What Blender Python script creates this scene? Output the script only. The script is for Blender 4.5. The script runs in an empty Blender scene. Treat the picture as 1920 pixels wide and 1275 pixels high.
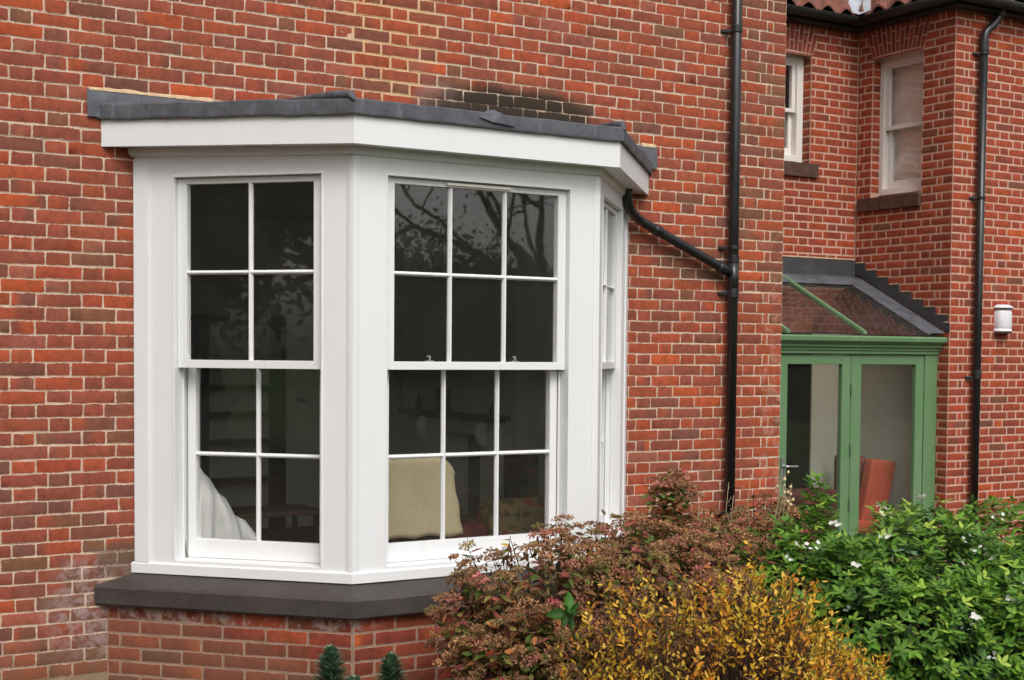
import bpy, math, random
import numpy as np
from mathutils import Vector, Matrix

# ------------------------------------------------------------------ camera
S = bpy.context.scene
C = S.collection
cd = bpy.data.cameras.new('camera')
cam = bpy.data.objects.new('camera', cd)
C.objects.link(cam)
S.camera = cam
YAW, PIT, ROL = 0.5529, -0.0444, -0.0082
def cam_axes():
    f = Vector((math.sin(YAW)*math.cos(PIT), math.cos(YAW)*math.cos(PIT), math.sin(PIT)))
    r = Vector((math.cos(YAW), -math.sin(YAW), 0)); d = f.cross(r)
    return r*math.cos(ROL)+d*math.sin(ROL), d*math.cos(ROL)-r*math.sin(ROL), f
r_, d_, f_ = cam_axes()
cam.matrix_world = Matrix(((r_.x, -d_.x, -f_.x, -1.2045), (r_.y, -d_.y, -f_.y, -7.4255), (r_.z, -d_.z, -f_.z, 1.7792), (0, 0, 0, 1)))
cd.sensor_width = 36; cd.lens = 50.176
cd.shift_x = -17.29/1920; cd.shift_y = 143.96/1920
cd.clip_start = .1; cd.clip_end = 600

# ------------------------------------------------------------------ light
SUN_EL, SUN_AZ = math.radians(50), math.radians(15)      # azimuth measured from the -Y direction towards +X
w = bpy.data.worlds.new('World'); S.world = w; w.use_nodes = True
nt = w.node_tree; nt.nodes.clear()
out = nt.nodes.new('ShaderNodeOutputWorld'); bg = nt.nodes.new('ShaderNodeBackground')
sky = nt.nodes.new('ShaderNodeTexSky'); sky.sky_type = 'NISHITA'; sky.sun_disc = False
sky.sun_elevation = SUN_EL; sky.sun_rotation = math.pi + SUN_AZ
sky.air_density = 1.0; sky.dust_density = 5.0; sky.ozone_density = 1.0
hs = nt.nodes.new('ShaderNodeHueSaturation'); hs.inputs['Saturation'].default_value = .36
nt.links.new(sky.outputs[0], hs.inputs['Color']); nt.links.new(hs.outputs[0], bg.inputs[0])
bg.inputs[1].default_value = .15
nt.links.new(bg.outputs[0], out.inputs[0])
sl = bpy.data.lights.new('sun', 'SUN'); sl.energy = .85; sl.angle = math.radians(24); sl.color = (1, .97, .93)
sun = bpy.data.objects.new('sun', sl); C.objects.link(sun)
sd = Vector((math.sin(-SUN_AZ)*math.cos(SUN_EL), -math.cos(SUN_AZ)*math.cos(SUN_EL), math.sin(SUN_EL)))
sun.rotation_euler = sd.to_track_quat('Z', 'Y').to_euler(); sun.location = (0, -10, 15)
S.view_settings.view_transform = 'Standard'; S.view_settings.look = 'None'
S.view_settings.exposure = 0.27; S.view_settings.gamma = 1
S.render.engine = 'CYCLES'
S.cycles.max_bounces = 8; S.cycles.transparent_max_bounces = 12

# ------------------------------------------------------------------ helpers
rng = np.random.default_rng(7); random.seed(7)

def hash2(ix, iy, seed=0):
    h = (ix*374761393 + iy*668265263 + seed*1442695041) & 0xFFFFFFFF
    h = ((h ^ (h >> 13))*1274126177) & 0xFFFFFFFF
    return ((h ^ (h >> 16)) & 0xFFFF)/65535.0
def vnoise(x, y, seed=0):
    x = np.asarray(x, float); y = np.asarray(y, float)
    xi = np.floor(x).astype(np.int64); yi = np.floor(y).astype(np.int64)
    fx = x-xi; fy = y-yi; fx = fx*fx*(3-2*fx); fy = fy*fy*(3-2*fy)
    a = hash2(xi, yi, seed); b = hash2(xi+1, yi, seed); c = hash2(xi, yi+1, seed); d = hash2(xi+1, yi+1, seed)
    return (a*(1-fx)+b*fx)*(1-fy)+(c*(1-fx)+d*fx)*fy*1.0
def unit_(v): return v/np.linalg.norm(v)
def lin(c):
    c = np.asarray(c, float)/255.; return np.where(c < .04045, c/12.92, ((c+.055)/1.055)**2.4)

class MB:
    """collects shapes; faces keep a material slot; built as one mesh"""
    def __init__(s): s.v = []; s.f = []; s.m = []; s.n = 0; s.c = []
    def add(s, v, f, m=0, col=None):
        v = np.asarray(v, float).reshape(-1, 3); o = s.n
        s.v.append(v); s.n += len(v)
        s.f += [tuple(int(i)+o for i in q) for q in f]; s.m += [m]*len(f)
        s.c.append(np.tile(np.array(col if col is not None else (1, 1, 1), float), (len(v), 1)) if col is None or np.ndim(col) == 1 else np.asarray(col, float))
        return s
    def box(s, O, U, N, u0, u1, n0, n1, z0, z1, m=0, col=None):
        O = np.array(O, float); U = np.array(U, float); N = np.array(N, float); Z = np.array([0, 0, 1.])
        v = [O+U*u+N*n+Z*z for z in (z0, z1) for n in (n0, n1) for u in (u0, u1)]
        f = [(0, 1, 3, 2), (4, 6, 7, 5), (0, 4, 5, 1), (2, 3, 7, 6), (0, 2, 6, 4), (1, 5, 7, 3)]
        return s.add(v, f, m, col)
    def wbox(s, x0, x1, y0, y1, z0, z1, m=0, col=None): return s.box((0, 0, 0), (1, 0, 0), (0, 1, 0), x0, x1, y0, y1, z0, z1, m, col)
    def tube(s, pts, rad, seg=14, m=0, cap=True, col=None):
        pts = [Vector(p) for p in pts]; k = len(pts)
        if not hasattr(rad, '__len__'): rad = [rad]*k
        t0 = (pts[1]-pts[0]).normalized(); a = t0.orthogonal().normalized(); V = []
        for i, p in enumerate(pts):
            t = (pts[min(i+1, k-1)]-pts[max(i-1, 0)]).normalized()
            a = (a-t*a.dot(t)).normalized(); b = t.cross(a)
            for j in range(seg):
                th = 2*math.pi*j/seg; V.append(p+(a*math.cos(th)+b*math.sin(th))*rad[i])
        F = [(i*seg+j, i*seg+(j+1) % seg, (i+1)*seg+(j+1) % seg, (i+1)*seg+j) for i in range(k-1) for j in range(seg)]
        if cap: F += [tuple(range(seg))[::-1], tuple(range((k-1)*seg, k*seg))]
        return s.add([tuple(v) for v in V], F, m, col)
    def grid(s, P, m=0, col=None):
        P = np.asarray(P, float); a, b = P.shape[:2]
        F = [(i*b+j, i*b+j+1, (i+1)*b+j+1, (i+1)*b+j) for i in range(a-1) for j in range(b-1)]
        return s.add(P.reshape(-1, 3), F, m, col if col is None or np.ndim(col) == 1 else np.asarray(col).reshape(-1, 3))
    def solid(s, P, th, m=0, col=None):
        """grid surface given thickness vector th"""
        P = np.asarray(P, float); a, b = P.shape[:2]; n = a*b; th = np.asarray(th, float)
        F = [(i*b+j, i*b+j+1, (i+1)*b+j+1, (i+1)*b+j) for i in range(a-1) for j in range(b-1)]
        F2 = [tuple(n+k for k in q[::-1]) for q in F]
        ring = [j for j in range(b)]+[i*b+b-1 for i in range(1, a)]+[(a-1)*b+j for j in range(b-2, -1, -1)]+[i*b for i in range(a-2, 0, -1)]
        F3 = [(ring[k], n+ring[k], n+ring[(k+1) % len(ring)], ring[(k+1) % len(ring)]) for k in range(len(ring))]
        return s.add(np.concatenate([P.reshape(-1, 3), P.reshape(-1, 3)+th]), F+F2+F3, m, col)
    def build(s, name, mats, parent=None, smooth=False, bevel=0, seg=2, loc=None):
        V = np.concatenate(s.v); off = np.array(parent_loc(parent)) if parent else np.zeros(3)
        if loc is not None: off = np.array(loc, float)
        return finish(name, V-off, s.f, np.array(s.m), np.concatenate(s.c), mats, parent, smooth, bevel, seg, loc)

def parent_loc(p):
    l = Vector((0, 0, 0))
    while p is not None: l += p.location; p = p.parent
    return tuple(l)

def finish(name, V, F, M, COL, mats, parent, smooth=False, bevel=0, seg=2, loc=None):
    me = bpy.data.meshes.new(name)
    F = F if isinstance(F, list) else F.tolist()
    me.from_pydata(V.tolist(), [], F)
    if not isinstance(mats, (list, tuple)): mats = [mats]
    for m in mats: me.materials.append(m)
    if len(mats) > 1: me.polygons.foreach_set('material_index', np.asarray(M, dtype=np.int32))
    if COL is not None:
        a = me.color_attributes.new('Col', 'FLOAT_COLOR', 'POINT')
        c = np.zeros((len(V), 4), np.float32); c[:, :COL.shape[1]] = COL; a.data.foreach_set('color', c.ravel())
    if smooth: me.polygons.foreach_set('use_smooth', np.ones(len(F), bool))
    me.update()
    o = bpy.data.objects.new(name, me); C.objects.link(o)
    if parent: o.parent = parent
    if loc is not None:
        o.location = loc if parent is None else Vector(loc)-Vector(parent_loc(parent))
    if bevel:
        b = o.modifiers.new('bevel', 'BEVEL'); b.width = bevel; b.segments = seg; b.limit_method = 'ANGLE'; b.angle_limit = .6
        b.harden_normals = False
    return o

def thing(name, label, cat, loc=(0, 0, 0), group=None):
    o = bpy.data.objects.new(name, None); C.objects.link(o); o.location = loc; o.empty_display_size = .1
    o['label'] = label; o['category'] = cat
    if group: o['group'] = group
    bpy.context.view_layer.update()
    return o
def tag(o, label, cat, group=None, kind=None):
    if kind: o['kind'] = kind
    else: o['label'] = label; o['category'] = cat
    if group: o['group'] = group
    return o

# ------------------------------------------------------------------ materials
class NT:
    def __init__(s, name):
        s.m = bpy.data.materials.new(name); s.m.use_nodes = True; s.t = s.m.node_tree; s.t.nodes.clear()
        s.out = s.n('ShaderNodeOutputMaterial'); s.pos = None
    def n(s, typ, **kw):
        x = s.t.nodes.new(typ)
        for k, v in kw.items(): setattr(x, k, v)
        return x
    def l(s, a, b): s.t.links.new(a, b)
    def setin(s, sock, v):
        if hasattr(v, 'links') or isinstance(v, bpy.types.NodeSocket): s.l(v, sock)
        else: sock.default_value = v
    def P(s):
        if not s.pos: s.pos = s.n('ShaderNodeNewGeometry').outputs['Position']
        return s.pos
    def noise(s, scale, detail=4, rough=.6, vec=None, stretch=None, dist=0):
        x = s.n('ShaderNodeTexNoise'); x.inputs['Scale'].default_value = scale; x.inputs['Detail'].default_value = detail
        x.inputs['Roughness'].default_value = rough; x.inputs['Distortion'].default_value = dist
        v = vec or s.P()
        if stretch:
            mp = s.n('ShaderNodeVectorMath', operation='MULTIPLY'); s.l(v, mp.inputs[0]); mp.inputs[1].default_value = stretch; v = mp.outputs[0]
        s.l(v, x.inputs['Vector']); return x.outputs['Fac']
    def math(s, op, a, b=0., clamp=False):
        x = s.n('ShaderNodeMath', operation=op, use_clamp=clamp); s.setin(x.inputs[0], a); s.setin(x.inputs[1], b); return x.outputs[0]
    def ramp(s, f, a, b, lo=0., hi=1.):
        x = s.n('ShaderNodeMapRange', interpolation_type='SMOOTHSTEP'); s.setin(x.inputs['Value'], f)
        for k, v in (('From Min', a), ('From Max', b), ('To Min', lo), ('To Max', hi)): x.inputs[k].default_value = v
        return x.outputs[0]
    def mix(s, f, a, b, mode='MIX'):
        x = s.n('ShaderNodeMix', data_type='RGBA', blend_type=mode, clamp_factor=True)
        s.setin(x.inputs[0], f)
        for i, v in ((6, a), (7, b)):
            if isinstance(v, (tuple, list, np.ndarray)): x.inputs[i].default_value = (*[float(q) for q in v][:3], 1)
            else: s.l(v, x.inputs[i])
        return x.outputs[2]
    def attr(s, name='Col', out='Color'):
        x = s.n('ShaderNodeAttribute'); x.attribute_name = name; return x.outputs[out]
    def xyz(s):
        x = s.n('ShaderNodeSeparateXYZ'); s.l(s.P(), x.inputs[0]); return x.outputs
    def bsdf(s, col, rough=.6, spec=.5, bump=None, bstr=.3, bdist=.002, metal=0.):
        b = s.n('ShaderNodeBsdfPrincipled')
        if isinstance(col, (tuple, list, np.ndarray)): b.inputs['Base Color'].default_value = (*[float(q) for q in col][:3], 1)
        else: s.l(col, b.inputs['Base Color'])
        s.setin(b.inputs['Roughness'], rough); b.inputs['Specular IOR Level'].default_value = spec; b.inputs['Metallic'].default_value = metal
        if bump is not None:
            x = s.n('ShaderNodeBump'); x.inputs['Strength'].default_value = bstr; x.inputs['Distance'].default_value = bdist
            s.l(bump, x.inputs['Height']); s.l(x.outputs[0], b.inputs['Normal'])
        s.last = b; return b.outputs[0]
    def done(s, sh): s.l(sh, s.out.inputs[0]); return s.m

def blob(k, x, z, cx, cz, rx, rz, nz, amp=.6):
    """soft noisy elliptical mask in the wall's x,z"""
    a = k.math('MULTIPLY', k.math('SUBTRACT', x, cx), 1/rx); b = k.math('MULTIPLY', k.math('SUBTRACT', z, cz), 1/rz)
    d = k.math('SQRT', k.math('ADD', k.math('MULTIPLY', a, a), k.math('MULTIPLY', b, b)))
    d = k.math('ADD', d, k.math('MULTIPLY', k.math('SUBTRACT', nz, .5), amp*2))
    return k.ramp(d, 1.1, .7)

def brick_mat(name, old=True, base=False):
    k = NT(name); c = k.attr(); x, y, z = k.xyz()
    n1 = k.noise(22, 6, .65); n2 = k.noise(130, 4, .7); n3 = k.noise(6, 3, .6)
    c = k.mix(k.ramp(n1, .35, .68), c, k.mix(1., c, (.60, .64, .66), 'MULTIPLY'))
    c = k.mix(.26 if old else .18, c, (.25, .090, .054))
    c = k.mix(k.ramp(n2, .5, .8, 0, .3 if old else .15), c, (.32, .12, .075))
    c = k.mix(k.ramp(k.noise(60, 2, .5), .66, .74, 0, .55), c, (.05, .03, .025))
    c = k.mix(k.ramp(k.noise(1.1, 4, .6), .35, .7, 0, .28), c, k.mix(1., c, (.72, .80, .82), 'MULTIPLY'))
    if base:      # damp brown splash and limewash remains
        bg_ = k.noise(5, 6, .72)
        m = blob(k, x, z, 1.0, .1, .75, .33, bg_, .5); c = k.mix(k.math('MULTIPLY', m, .4), c, (.17, .11, .07))
        m = blob(k, x, z, 1.25, .42, .75, .05, bg_, .3); c = k.mix(k.math('MULTIPLY', m, k.ramp(k.noise(12, 4, .7), .45, .6, 0, .75)), c, (.36, .28, .24))
        c = k.mix(k.ramp(k.math('ADD', z, k.math('MULTIPLY', bg_, .3)), .30, .08, 0, .35), c, (.14, .085, .05))
    if old:
        c = k.mix(k.ramp(k.noise(34, 5, .7), .62, .8, 0, .35), c, (.42, .27, .2))
        big = k.noise(5, 6, .72)
        # moss above the bay roof, salts beside the sill, splash at the foot of the wall
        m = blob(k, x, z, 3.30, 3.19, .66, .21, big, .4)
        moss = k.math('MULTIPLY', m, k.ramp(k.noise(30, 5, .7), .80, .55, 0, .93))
        m = blob(k, x, z, 2.82, 3.25, .2, .12, big, .5)
        c = k.mix(k.math('MULTIPLY', m, .5), c, (.25, .17, .15))
        m = blob(k, x, z, .82, .45, .32, .33, big, .55)
        c = k.mix(k.math('MULTIPLY', m, k.ramp(k.noise(20, 5, .7), .4, .62, 0, .75)), c, (.34, .26, .24))
        m = blob(k, x, z, .93, .69, .16, .11, big, .5)
        c = k.mix(k.math('MULTIPLY', m, .75), c, (.11, .075, .05))
        m = blob(k, x, z, 5.43, 1.5, .14, 1.0, big, .6)
        c = k.mix(k.math('MULTIPLY', m, k.ramp(k.noise(14, 4, .7), .5, .6, 0, .65)), c, (.42, .2, .14))
        c = k.mix(k.ramp(k.math('ADD', z, k.math('MULTIPLY', big, .35)), .5, .25, 0, .6), c, (.15, .09, .045))
        # darker brown patch by the pipe and its branch
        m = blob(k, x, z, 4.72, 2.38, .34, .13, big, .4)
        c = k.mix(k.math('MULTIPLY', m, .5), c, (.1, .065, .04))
    # mortar smeared ragged over the arrises
    ed = k.math('ADD', k.attr('Col', 'Alpha'), k.math('MULTIPLY', k.math('SUBTRACT', k.noise(75 if old else 60, 4, .7), .5), 1.9 if old else 1.1))
    mc = (.64, .49, .38) if old else (.54, .34, .255)
    if old:
        rp = blob(k, x, z, 2.5, 3.62, .34, .5, big, .35); ed = k.math('ADD', ed, k.math('MULTIPLY', rp, .34)); mc = k.mix(rp, mc, (.62, .42, .24))
    c = k.mix(k.ramp(ed, .72, .92), c, mc)
    if old: c = k.mix(k.ramp(k.math('MULTIPLY', k.attr('Col', 'Alpha'), k.noise(26, 3, .6)), .60, .66, 0, .75), c, (.05, .035, .028))
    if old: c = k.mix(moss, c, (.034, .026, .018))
    b = k.math('ADD', k.math('MULTIPLY', n1, .6), k.math('MULTIPLY', n2, .5))
    return k.done(k.bsdf(c, .88, .25, b, .55, .004))

def mortar_mat(name, base, dark, tone=None, yellow=False):
    k = NT(name); x, y, z = k.xyz(); big = k.noise(5, 5, .7)
    c = k.mix(k.ramp(k.noise(9, 5, .7), .3, .7), base, dark)
    c = k.mix(k.ramp(k.noise(70, 3, .7), .55, .75, 0, .6), c, tuple(q*.35 for q in dark))
    if yellow:
        m = blob(k, x, z, 2.5, 3.62, .34, .5, big, .35)
        c = k.mix(m, c, (.62, .42, .24))
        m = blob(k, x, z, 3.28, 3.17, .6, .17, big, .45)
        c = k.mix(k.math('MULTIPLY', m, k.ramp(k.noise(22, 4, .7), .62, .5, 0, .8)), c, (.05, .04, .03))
        c = k.mix(k.ramp(k.math('ADD', z, k.math('MULTIPLY', big, .35)), .5, .25, 0, .8), c, (.19, .125, .065))
        m = blob(k, x, z, .93, .69, .16, .11, big, .5)
        c = k.mix(k.math('MULTIPLY', m, .8), c, (.13, .09, .06))
    return k.done(k.bsdf(c, .95, .15, k.noise(160, 4, .7), .7, .004))

def simple(name, col, rough=.5, spec=.5, var=.12, vscale=6, bscale=90, bstr=.15, bdist=.001, metal=0., stretch=None):
    k = NT(name)
    c = k.mix(k.ramp(k.noise(vscale, 5, .65, stretch=stretch), .25, .75), tuple(q*(1-var) for q in col), tuple(min(1, q*(1+var)) for q in col))
    return k.done(k.bsdf(c, rough, spec, k.noise(bscale, 3, .6, stretch=stretch), bstr, bdist, metal))

def paint_mat(name, col, rough=.42):
    k = NT(name)
    c = k.mix(k.ramp(k.noise(2.5, 5, .7), .35, .75, 0, .06), col, (.55, .53, .48))
    c = k.mix(k.ramp(k.noise(40, 4, .8), .68, .82, 0, .4), c, (.42, .38, .3))
    c = k.mix(k.ramp(k.noise(7, 5, .75, stretch=(1, 1, .12)), .5, .8, 0, .16), c, (.5, .47, .4))
    c = k.mix(k.ramp(k.noise(150, 2, .5), .74, .78, 0, .6), c, (.16, .14, .11))
    h = k.math('ADD', k.noise(12, 3, .6), k.math('MULTIPLY', k.noise(300, 2, .5, stretch=(1, 1, .08)), .25))
    return k.done(k.bsdf(c, rough, .4, h, .12, .002))

def glass_mat(name, tint=(1, 1, 1), rough=0., wav=.0006, veil=.022):
    k = NT(name)
    geo = k.n('ShaderNodeNewGeometry'); dt = k.n('ShaderNodeVectorMath', operation='DOT_PRODUCT'); k.l(geo.outputs['Incoming'], dt.inputs[0]); k.l(geo.outputs['Normal'], dt.inputs[1])
    c1 = k.math('SUBTRACT', 1., k.math('ABSOLUTE', dt.outputs['Value'])); fres = k.math('ADD', .15, k.math('MULTIPLY', k.math('POWER', c1, 5.), .92))
    bp = k.n('ShaderNodeBump'); bp.inputs['Strength'].default_value = .35; bp.inputs['Distance'].default_value = wav
    k.l(k.noise(5, 2, .5), bp.inputs['Height'])
    gl = k.n('ShaderNodeBsdfGlossy'); gl.inputs['Roughness'].default_value = rough; k.l(bp.outputs[0], gl.inputs['Normal'])
    tr = k.n('ShaderNodeBsdfTransparent'); tr.inputs[0].default_value = (*tint, 1)
    df = k.n('ShaderNodeBsdfDiffuse'); df.inputs[0].default_value = (.62, .62, .58, 1); dm = k.n('ShaderNodeMixShader'); k.setin(dm.inputs[0], k.ramp(k.noise(1.6, 4, .6), .3, .8, veil*.6, veil*1.5)); k.l(tr.outputs[0], dm.inputs[1]); k.l(df.outputs[0], dm.inputs[2])
    ad = k.n('ShaderNodeMixShader'); k.l(fres, ad.inputs[0]); k.l(dm.outputs[0], ad.inputs[1]); k.l(gl.outputs[0], ad.inputs[2])
    return k.done(ad.outputs[0])

def leaf_mat(name, rough=.45, trans=.3, spec=.4, gain=1.):
    k = NT(name); c = k.attr()
    c = k.mix(k.ramp(k.noise(45, 3, .6), .3, .75, 0, .35), c, k.mix(1., c, (.55, .6, .5), 'MULTIPLY'))
    s = k.bsdf(c, rough, spec)
    t = k.n('ShaderNodeBsdfTranslucent'); k.l(c, t.inputs[0])
    m = k.n('ShaderNodeMixShader'); m.inputs[0].default_value = trans
    k.l(s, m.inputs[1]); k.l(t.outputs[0], m.inputs[2]); return k.done(m.outputs[0])

M_OLD = brick_mat('old_brick'); M_NEW = brick_mat('red_brick', False)
M_MORT = mortar_mat('lime_mortar', (.68, .52, .40), (.46, .35, .26), yellow=True)
M_MORT2 = mortar_mat('pink_mortar', (.60, .38, .29), (.50, .30, .225))
M_MORT3 = mortar_mat('tan_mortar', (.36, .25, .185), (.25, .18, .13), yellow=False)
M_WHITE = paint_mat('white_paint', (.77, .78, .785))
M_CREAMW = paint_mat('cream_white_paint', (.74, .70, .66))
M_GREEN = paint_mat('green_paint', (.115, .225, .10), .5)
def lead_mat(name, a, b):
    k = NT(name); c = k.mix(k.ramp(k.noise(8, 5, .7), .3, .7), a, b)
    c = k.mix(k.ramp(k.noise(16, 5, .75, stretch=(1, 1, .15)), .52, .72, 0, .45), c, tuple(min(1, q*2.2) for q in b))
    c = k.mix(k.ramp(k.noise(30, 4, .7), .6, .75, 0, .4), c, (.05, .045, .04))
    return k.done(k.bsdf(c, k.ramp(k.noise(10, 4, .6), .3, .7, .5, .8), .35, k.math('ADD', k.noise(11, 3, .6), k.math('MULTIPLY', k.noise(60, 3, .6), .3)), .7, .008))
M_LEAD = lead_mat('lead', (.062, .066, .076), (.105, .11, .125))
M_LEADD = simple('dark_lead', (.05, .05, .053), .55, .4, .25, 9, 40, .3, .003)
def stone_mat():
    k = NT('painted_stone'); c = k.mix(k.ramp(k.noise(5, 6, .75), .3, .7), (.044, .036, .033), (.066, .055, .050))
    c = k.mix(k.ramp(k.noise(28, 5, .8), .62, .74, 0, .5), c, (.19, .17, .16)); c = k.mix(k.ramp(k.noise(90, 3, .6), .64, .72, 0, .5), c, (.03, .026, .022))
    return k.done(k.bsdf(c, .6, .4, k.noise(35, 5, .75), .7, .005))
M_SLATE = stone_mat()
M_BLACK = simple('black_plastic', (.016, .016, .017), .32, .5, .25, 4, 30, .1, .001)
M_BLACKG = simple('black_gutter', (.02, .021, .018), .55, .4, .4, 7, 60, .3, .002)
M_GLASS = glass_mat('window_glass', rough=.018); M_GLASSR = glass_mat('roof_glass', (.55, .48, .41), .05, .004, .05)
M_DARKW = simple('dark_wood', (.06, .032, .02), .5, .4, .3, 8)
M_PLAST = simple('room_plaster', (.74, .74, .68), .9, .2, .08, 2)
M_PLASTL = simple('porch_plaster', (.60, .63, .55), .9, .2, .08, 2)
M_FLOORI = simple('room_carpet', (.2, .15, .11), .95, .1, .3, 6)
M_CREAM = simple('cream_cloth', (.58, .50, .31), .95, .1, .08, 5, 400, .3, .001)
M_SHEET = simple('white_cloth', (.62, .63, .60), .95, .1, .06, 5, 300, .3, .001)
M_RED = simple('red_fabric', (.42, .085, .045), .95, .1, .15, 8, 350, .4, .001)
M_DRED = simple('dark_red_fabric', (.17, .05, .04), .95, .1, .25, 8)
M_BROWNC = simple('brown_fabric', (.045, .022, .018), .95, .1, .2, 8)
M_METAL = simple('dull_steel', (.45, .46, .47), .35, .5, .1, 8, metal=.8)
M_PLW = simple('white_plastic', (.74, .74, .76), .4, .4, .04, 5)
M_SILLB = simple('brown_sill', (.085, .045, .033), .75, .3, .3, 15, 60, .4, .003)
M_FILLET = simple('mortar_fillet', (.55, .40, .25), .95, .1, .2, 30, 90, .8, .006)
def floral():
    k = NT('floral_fabric')
    v = k.n('ShaderNodeTexVoronoi'); v.inputs['Scale'].default_value = 9; k.l(k.P(), v.inputs['Vector'])
    c = k.mix(k.ramp(v.outputs['Distance'], .25, .45), (.3, .05, .04), (.3, .22, .1))
    c = k.mix(k.ramp(k.noise(11, 3, .5), .5, .6), c, (.09, .1, .04))
    return k.done(k.bsdf(c, .95, .1))
M_FLORAL = floral()
def tile_mat():
    k = NT('clay_tiles')
    c = k.mix(k.ramp(k.noise(9, 5, .7), .3, .7), (.26, .09, .06), (.13, .075, .06))
    return k.done(k.bsdf(c, .85, .2, k.noise(60, 4, .6), .5, .004))
M_TILE = tile_mat()

# ------------------------------------------------------------------ bricks
def bricks(mb_list, O, U, N, ulo, uhi, zk, Cc, k0, k1, pal, bond='flemish', P=.352, anchor=0., sgn=1, joint=.0095,
           jit=.003, proud=.0012, holes=(), wob=.0016, seed=1, par=0):
    """brick faces as jittered, rounded slabs. u along the wall; rows k lie between zk-k*Cc and zk-(k-1)*Cc"""
    R = np.random.default_rng(seed); S_, H_ = P*.67, P*.33
    B = []
    for k in range(k0, k1):
        z0 = zk-k*Cc; z1 = z0+Cc; zc = (z0+z1)/2
        L = (uhi-anchor) if sgn > 0 else (anchor-ulo)
        cuts = [0.]; odd = (k+par) % 2
        if bond == 'flemish':
            seq = [S_, H_] if not odd else [H_, S_]
            if odd: cuts += [H_, H_+ (P-H_)/4.]
            i = 0 if not odd else 1
            while cuts[-1] < L: cuts.append(cuts[-1]+seq[i % 2]); i += 1
        else:
            if odd: cuts.append(P/2)
            while cuts[-1] < L: cuts.append(cuts[-1]+P)
        cuts = np.array(cuts); cuts[1:] += R.normal(0, jit, len(cuts)-1)
        us = anchor+sgn*cuts
        for a, b in zip(us[:-1], us[1:]):
            a, b = min(a, b), max(a, b); a = max(a, ulo); b = min(b, uhi)
            segs = [(a, b)]
            for (ha, hb, za, zb) in holes:
                if zc > za and zc < zb:
                    ns = []
                    for (p, q) in segs:
                        if q <= ha or p >= hb: ns.append((p, q)); continue
                        if p < ha: ns.append((p, ha+joint/2))
                        if q > hb: ns.append((hb-joint/2, q))
                    segs = ns
            for (p, q) in segs:
                if q-p > .028: B.append((p, q, z0, z1))
    B = np.array(B); n = len(B)
    j = joint*(1+R.normal(0, .12, (n, 4)))/2
    j = np.clip(j, .002, joint)
    ua = B[:, 0]+j[:, 0]; ub = B[:, 1]-j[:, 1]; za = B[:, 2]+j[:, 2]+R.normal(0, jit*.25, n); zb = B[:, 3]-j[:, 3]+R.normal(0, jit*.25, n)
    e = .006
    nu, nv = 7, 4
    Lu = ub-ua; Lz = zb-za
    fu = np.stack([np.zeros(n), e/Lu, .25*np.ones(n), .5*np.ones(n), .75*np.ones(n), 1-e/Lu, np.ones(n)], 1)
    fv = np.stack([np.zeros(n), e/Lz, 1-e/Lz, np.ones(n)], 1)
    u = ua[:, None, None]+Lu[:, None, None]*fu[:, None, :]+np.zeros((n, nv, nu))
    z = za[:, None, None]+Lz[:, None, None]*fv[:, :, None]+np.zeros((n, nv, nu))
    dep = np.zeros((n, nv, nu)); dep[:, 0, :] = dep[:, -1, :] = -.0014; dep[:, :, 0] = dep[:, :, -1] = -.0014
    edge2 = np.zeros((nv, nu)); edge2[0, :] = edge2[-1, :] = edge2[:, 0] = edge2[:, -1] = 1
    # outline wobble
    w = R.normal(0, wob, (n, nv, nu)); w2 = R.normal(0, wob, (n, nv, nu))
    edge = np.zeros((nv, nu)); edge[0, :] = edge[-1, :] = edge[:, 0] = edge[:, -1] = 1; edge[1, :] = edge[-2, :] = np.maximum(edge[1, :], .6)
    u += w*edge*.8; z += w2*edge
    for (r, c, su, sz) in ((0, 0, 1, 1), (0, -1, -1, 1), (-1, 0, 1, -1), (-1, -1, -1, -1)):
        q = np.abs(R.normal(0, wob*1.3, n))+.0012; u[:, r, c] += su*q; z[:, r, c] += sz*q
    tilt = R.normal(0, proud*.6, (n, 1, 1))*((u-ua[:, None, None])/Lu[:, None, None]-.5)
    dep += R.normal(0, proud, (n, 1, 1))+tilt
    # skirt ring
    ring = [(0, c) for c in range(nu)]+[(r, nu-1) for r in range(1, nv)]+[(nv-1, c) for c in range(nu-2, -1, -1)]+[(r, 0) for r in range(nv-2, 0, -1)]
    ri = np.array([r*nu+c for r, c in ring]); nr = len(ri)
    u = u.reshape(n, -1); z = z.reshape(n, -1); dep = dep.reshape(n, -1)
    u = np.concatenate([u, u[:, ri], u[:, ri]], 1); z = np.concatenate([z, z[:, ri], z[:, ri]], 1); dep = np.concatenate([dep, dep[:, ri], np.full((n, nr), -.016)], 1)
    O = np.array(O, float); U = np.array(U, float); N = np.array(N, float)
    V = O+u[..., None]*U+dep[..., None]*N; V[..., 2] += z
    nvtx = nu*nv+2*nr
    q = [(r*nu+c, r*nu+c+1, (r+1)*nu+c+1, (r+1)*nu+c) for r in range(nv-1) for c in range(nu-1)]
    q += [(nu*nv+(i+1) % nr, nu*nv+i, nu*nv+nr+i, nu*nv+nr+(i+1) % nr) for i in range(nr)]
    q = np.array(q)
    if np.dot(np.cross(U, [0, 0, 1.]), N) < 0: q = q[:, ::-1]
    F = (q[None]+(np.arange(n)*nvtx)[:, None, None]).reshape(-1, 4)
    col, col2 = pal(R, (ua+ub)/2, (za+zb)/2, Lu)
    # some bricks change tone along their length (kiss marks)
    t = np.where(R.random(n) < .3, 1., 0.)[:, None]*np.clip(((u-ua[:, None])/Lu[:, None]-R.uniform(.2, .8, n)[:, None])*5*np.where(R.random(n) < .5, -1, 1)[:, None]+.5, 0, 1)
    COL = col[:, None, :]*(1-t[..., None])+col2[:, None, :]*t[..., None]
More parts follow.
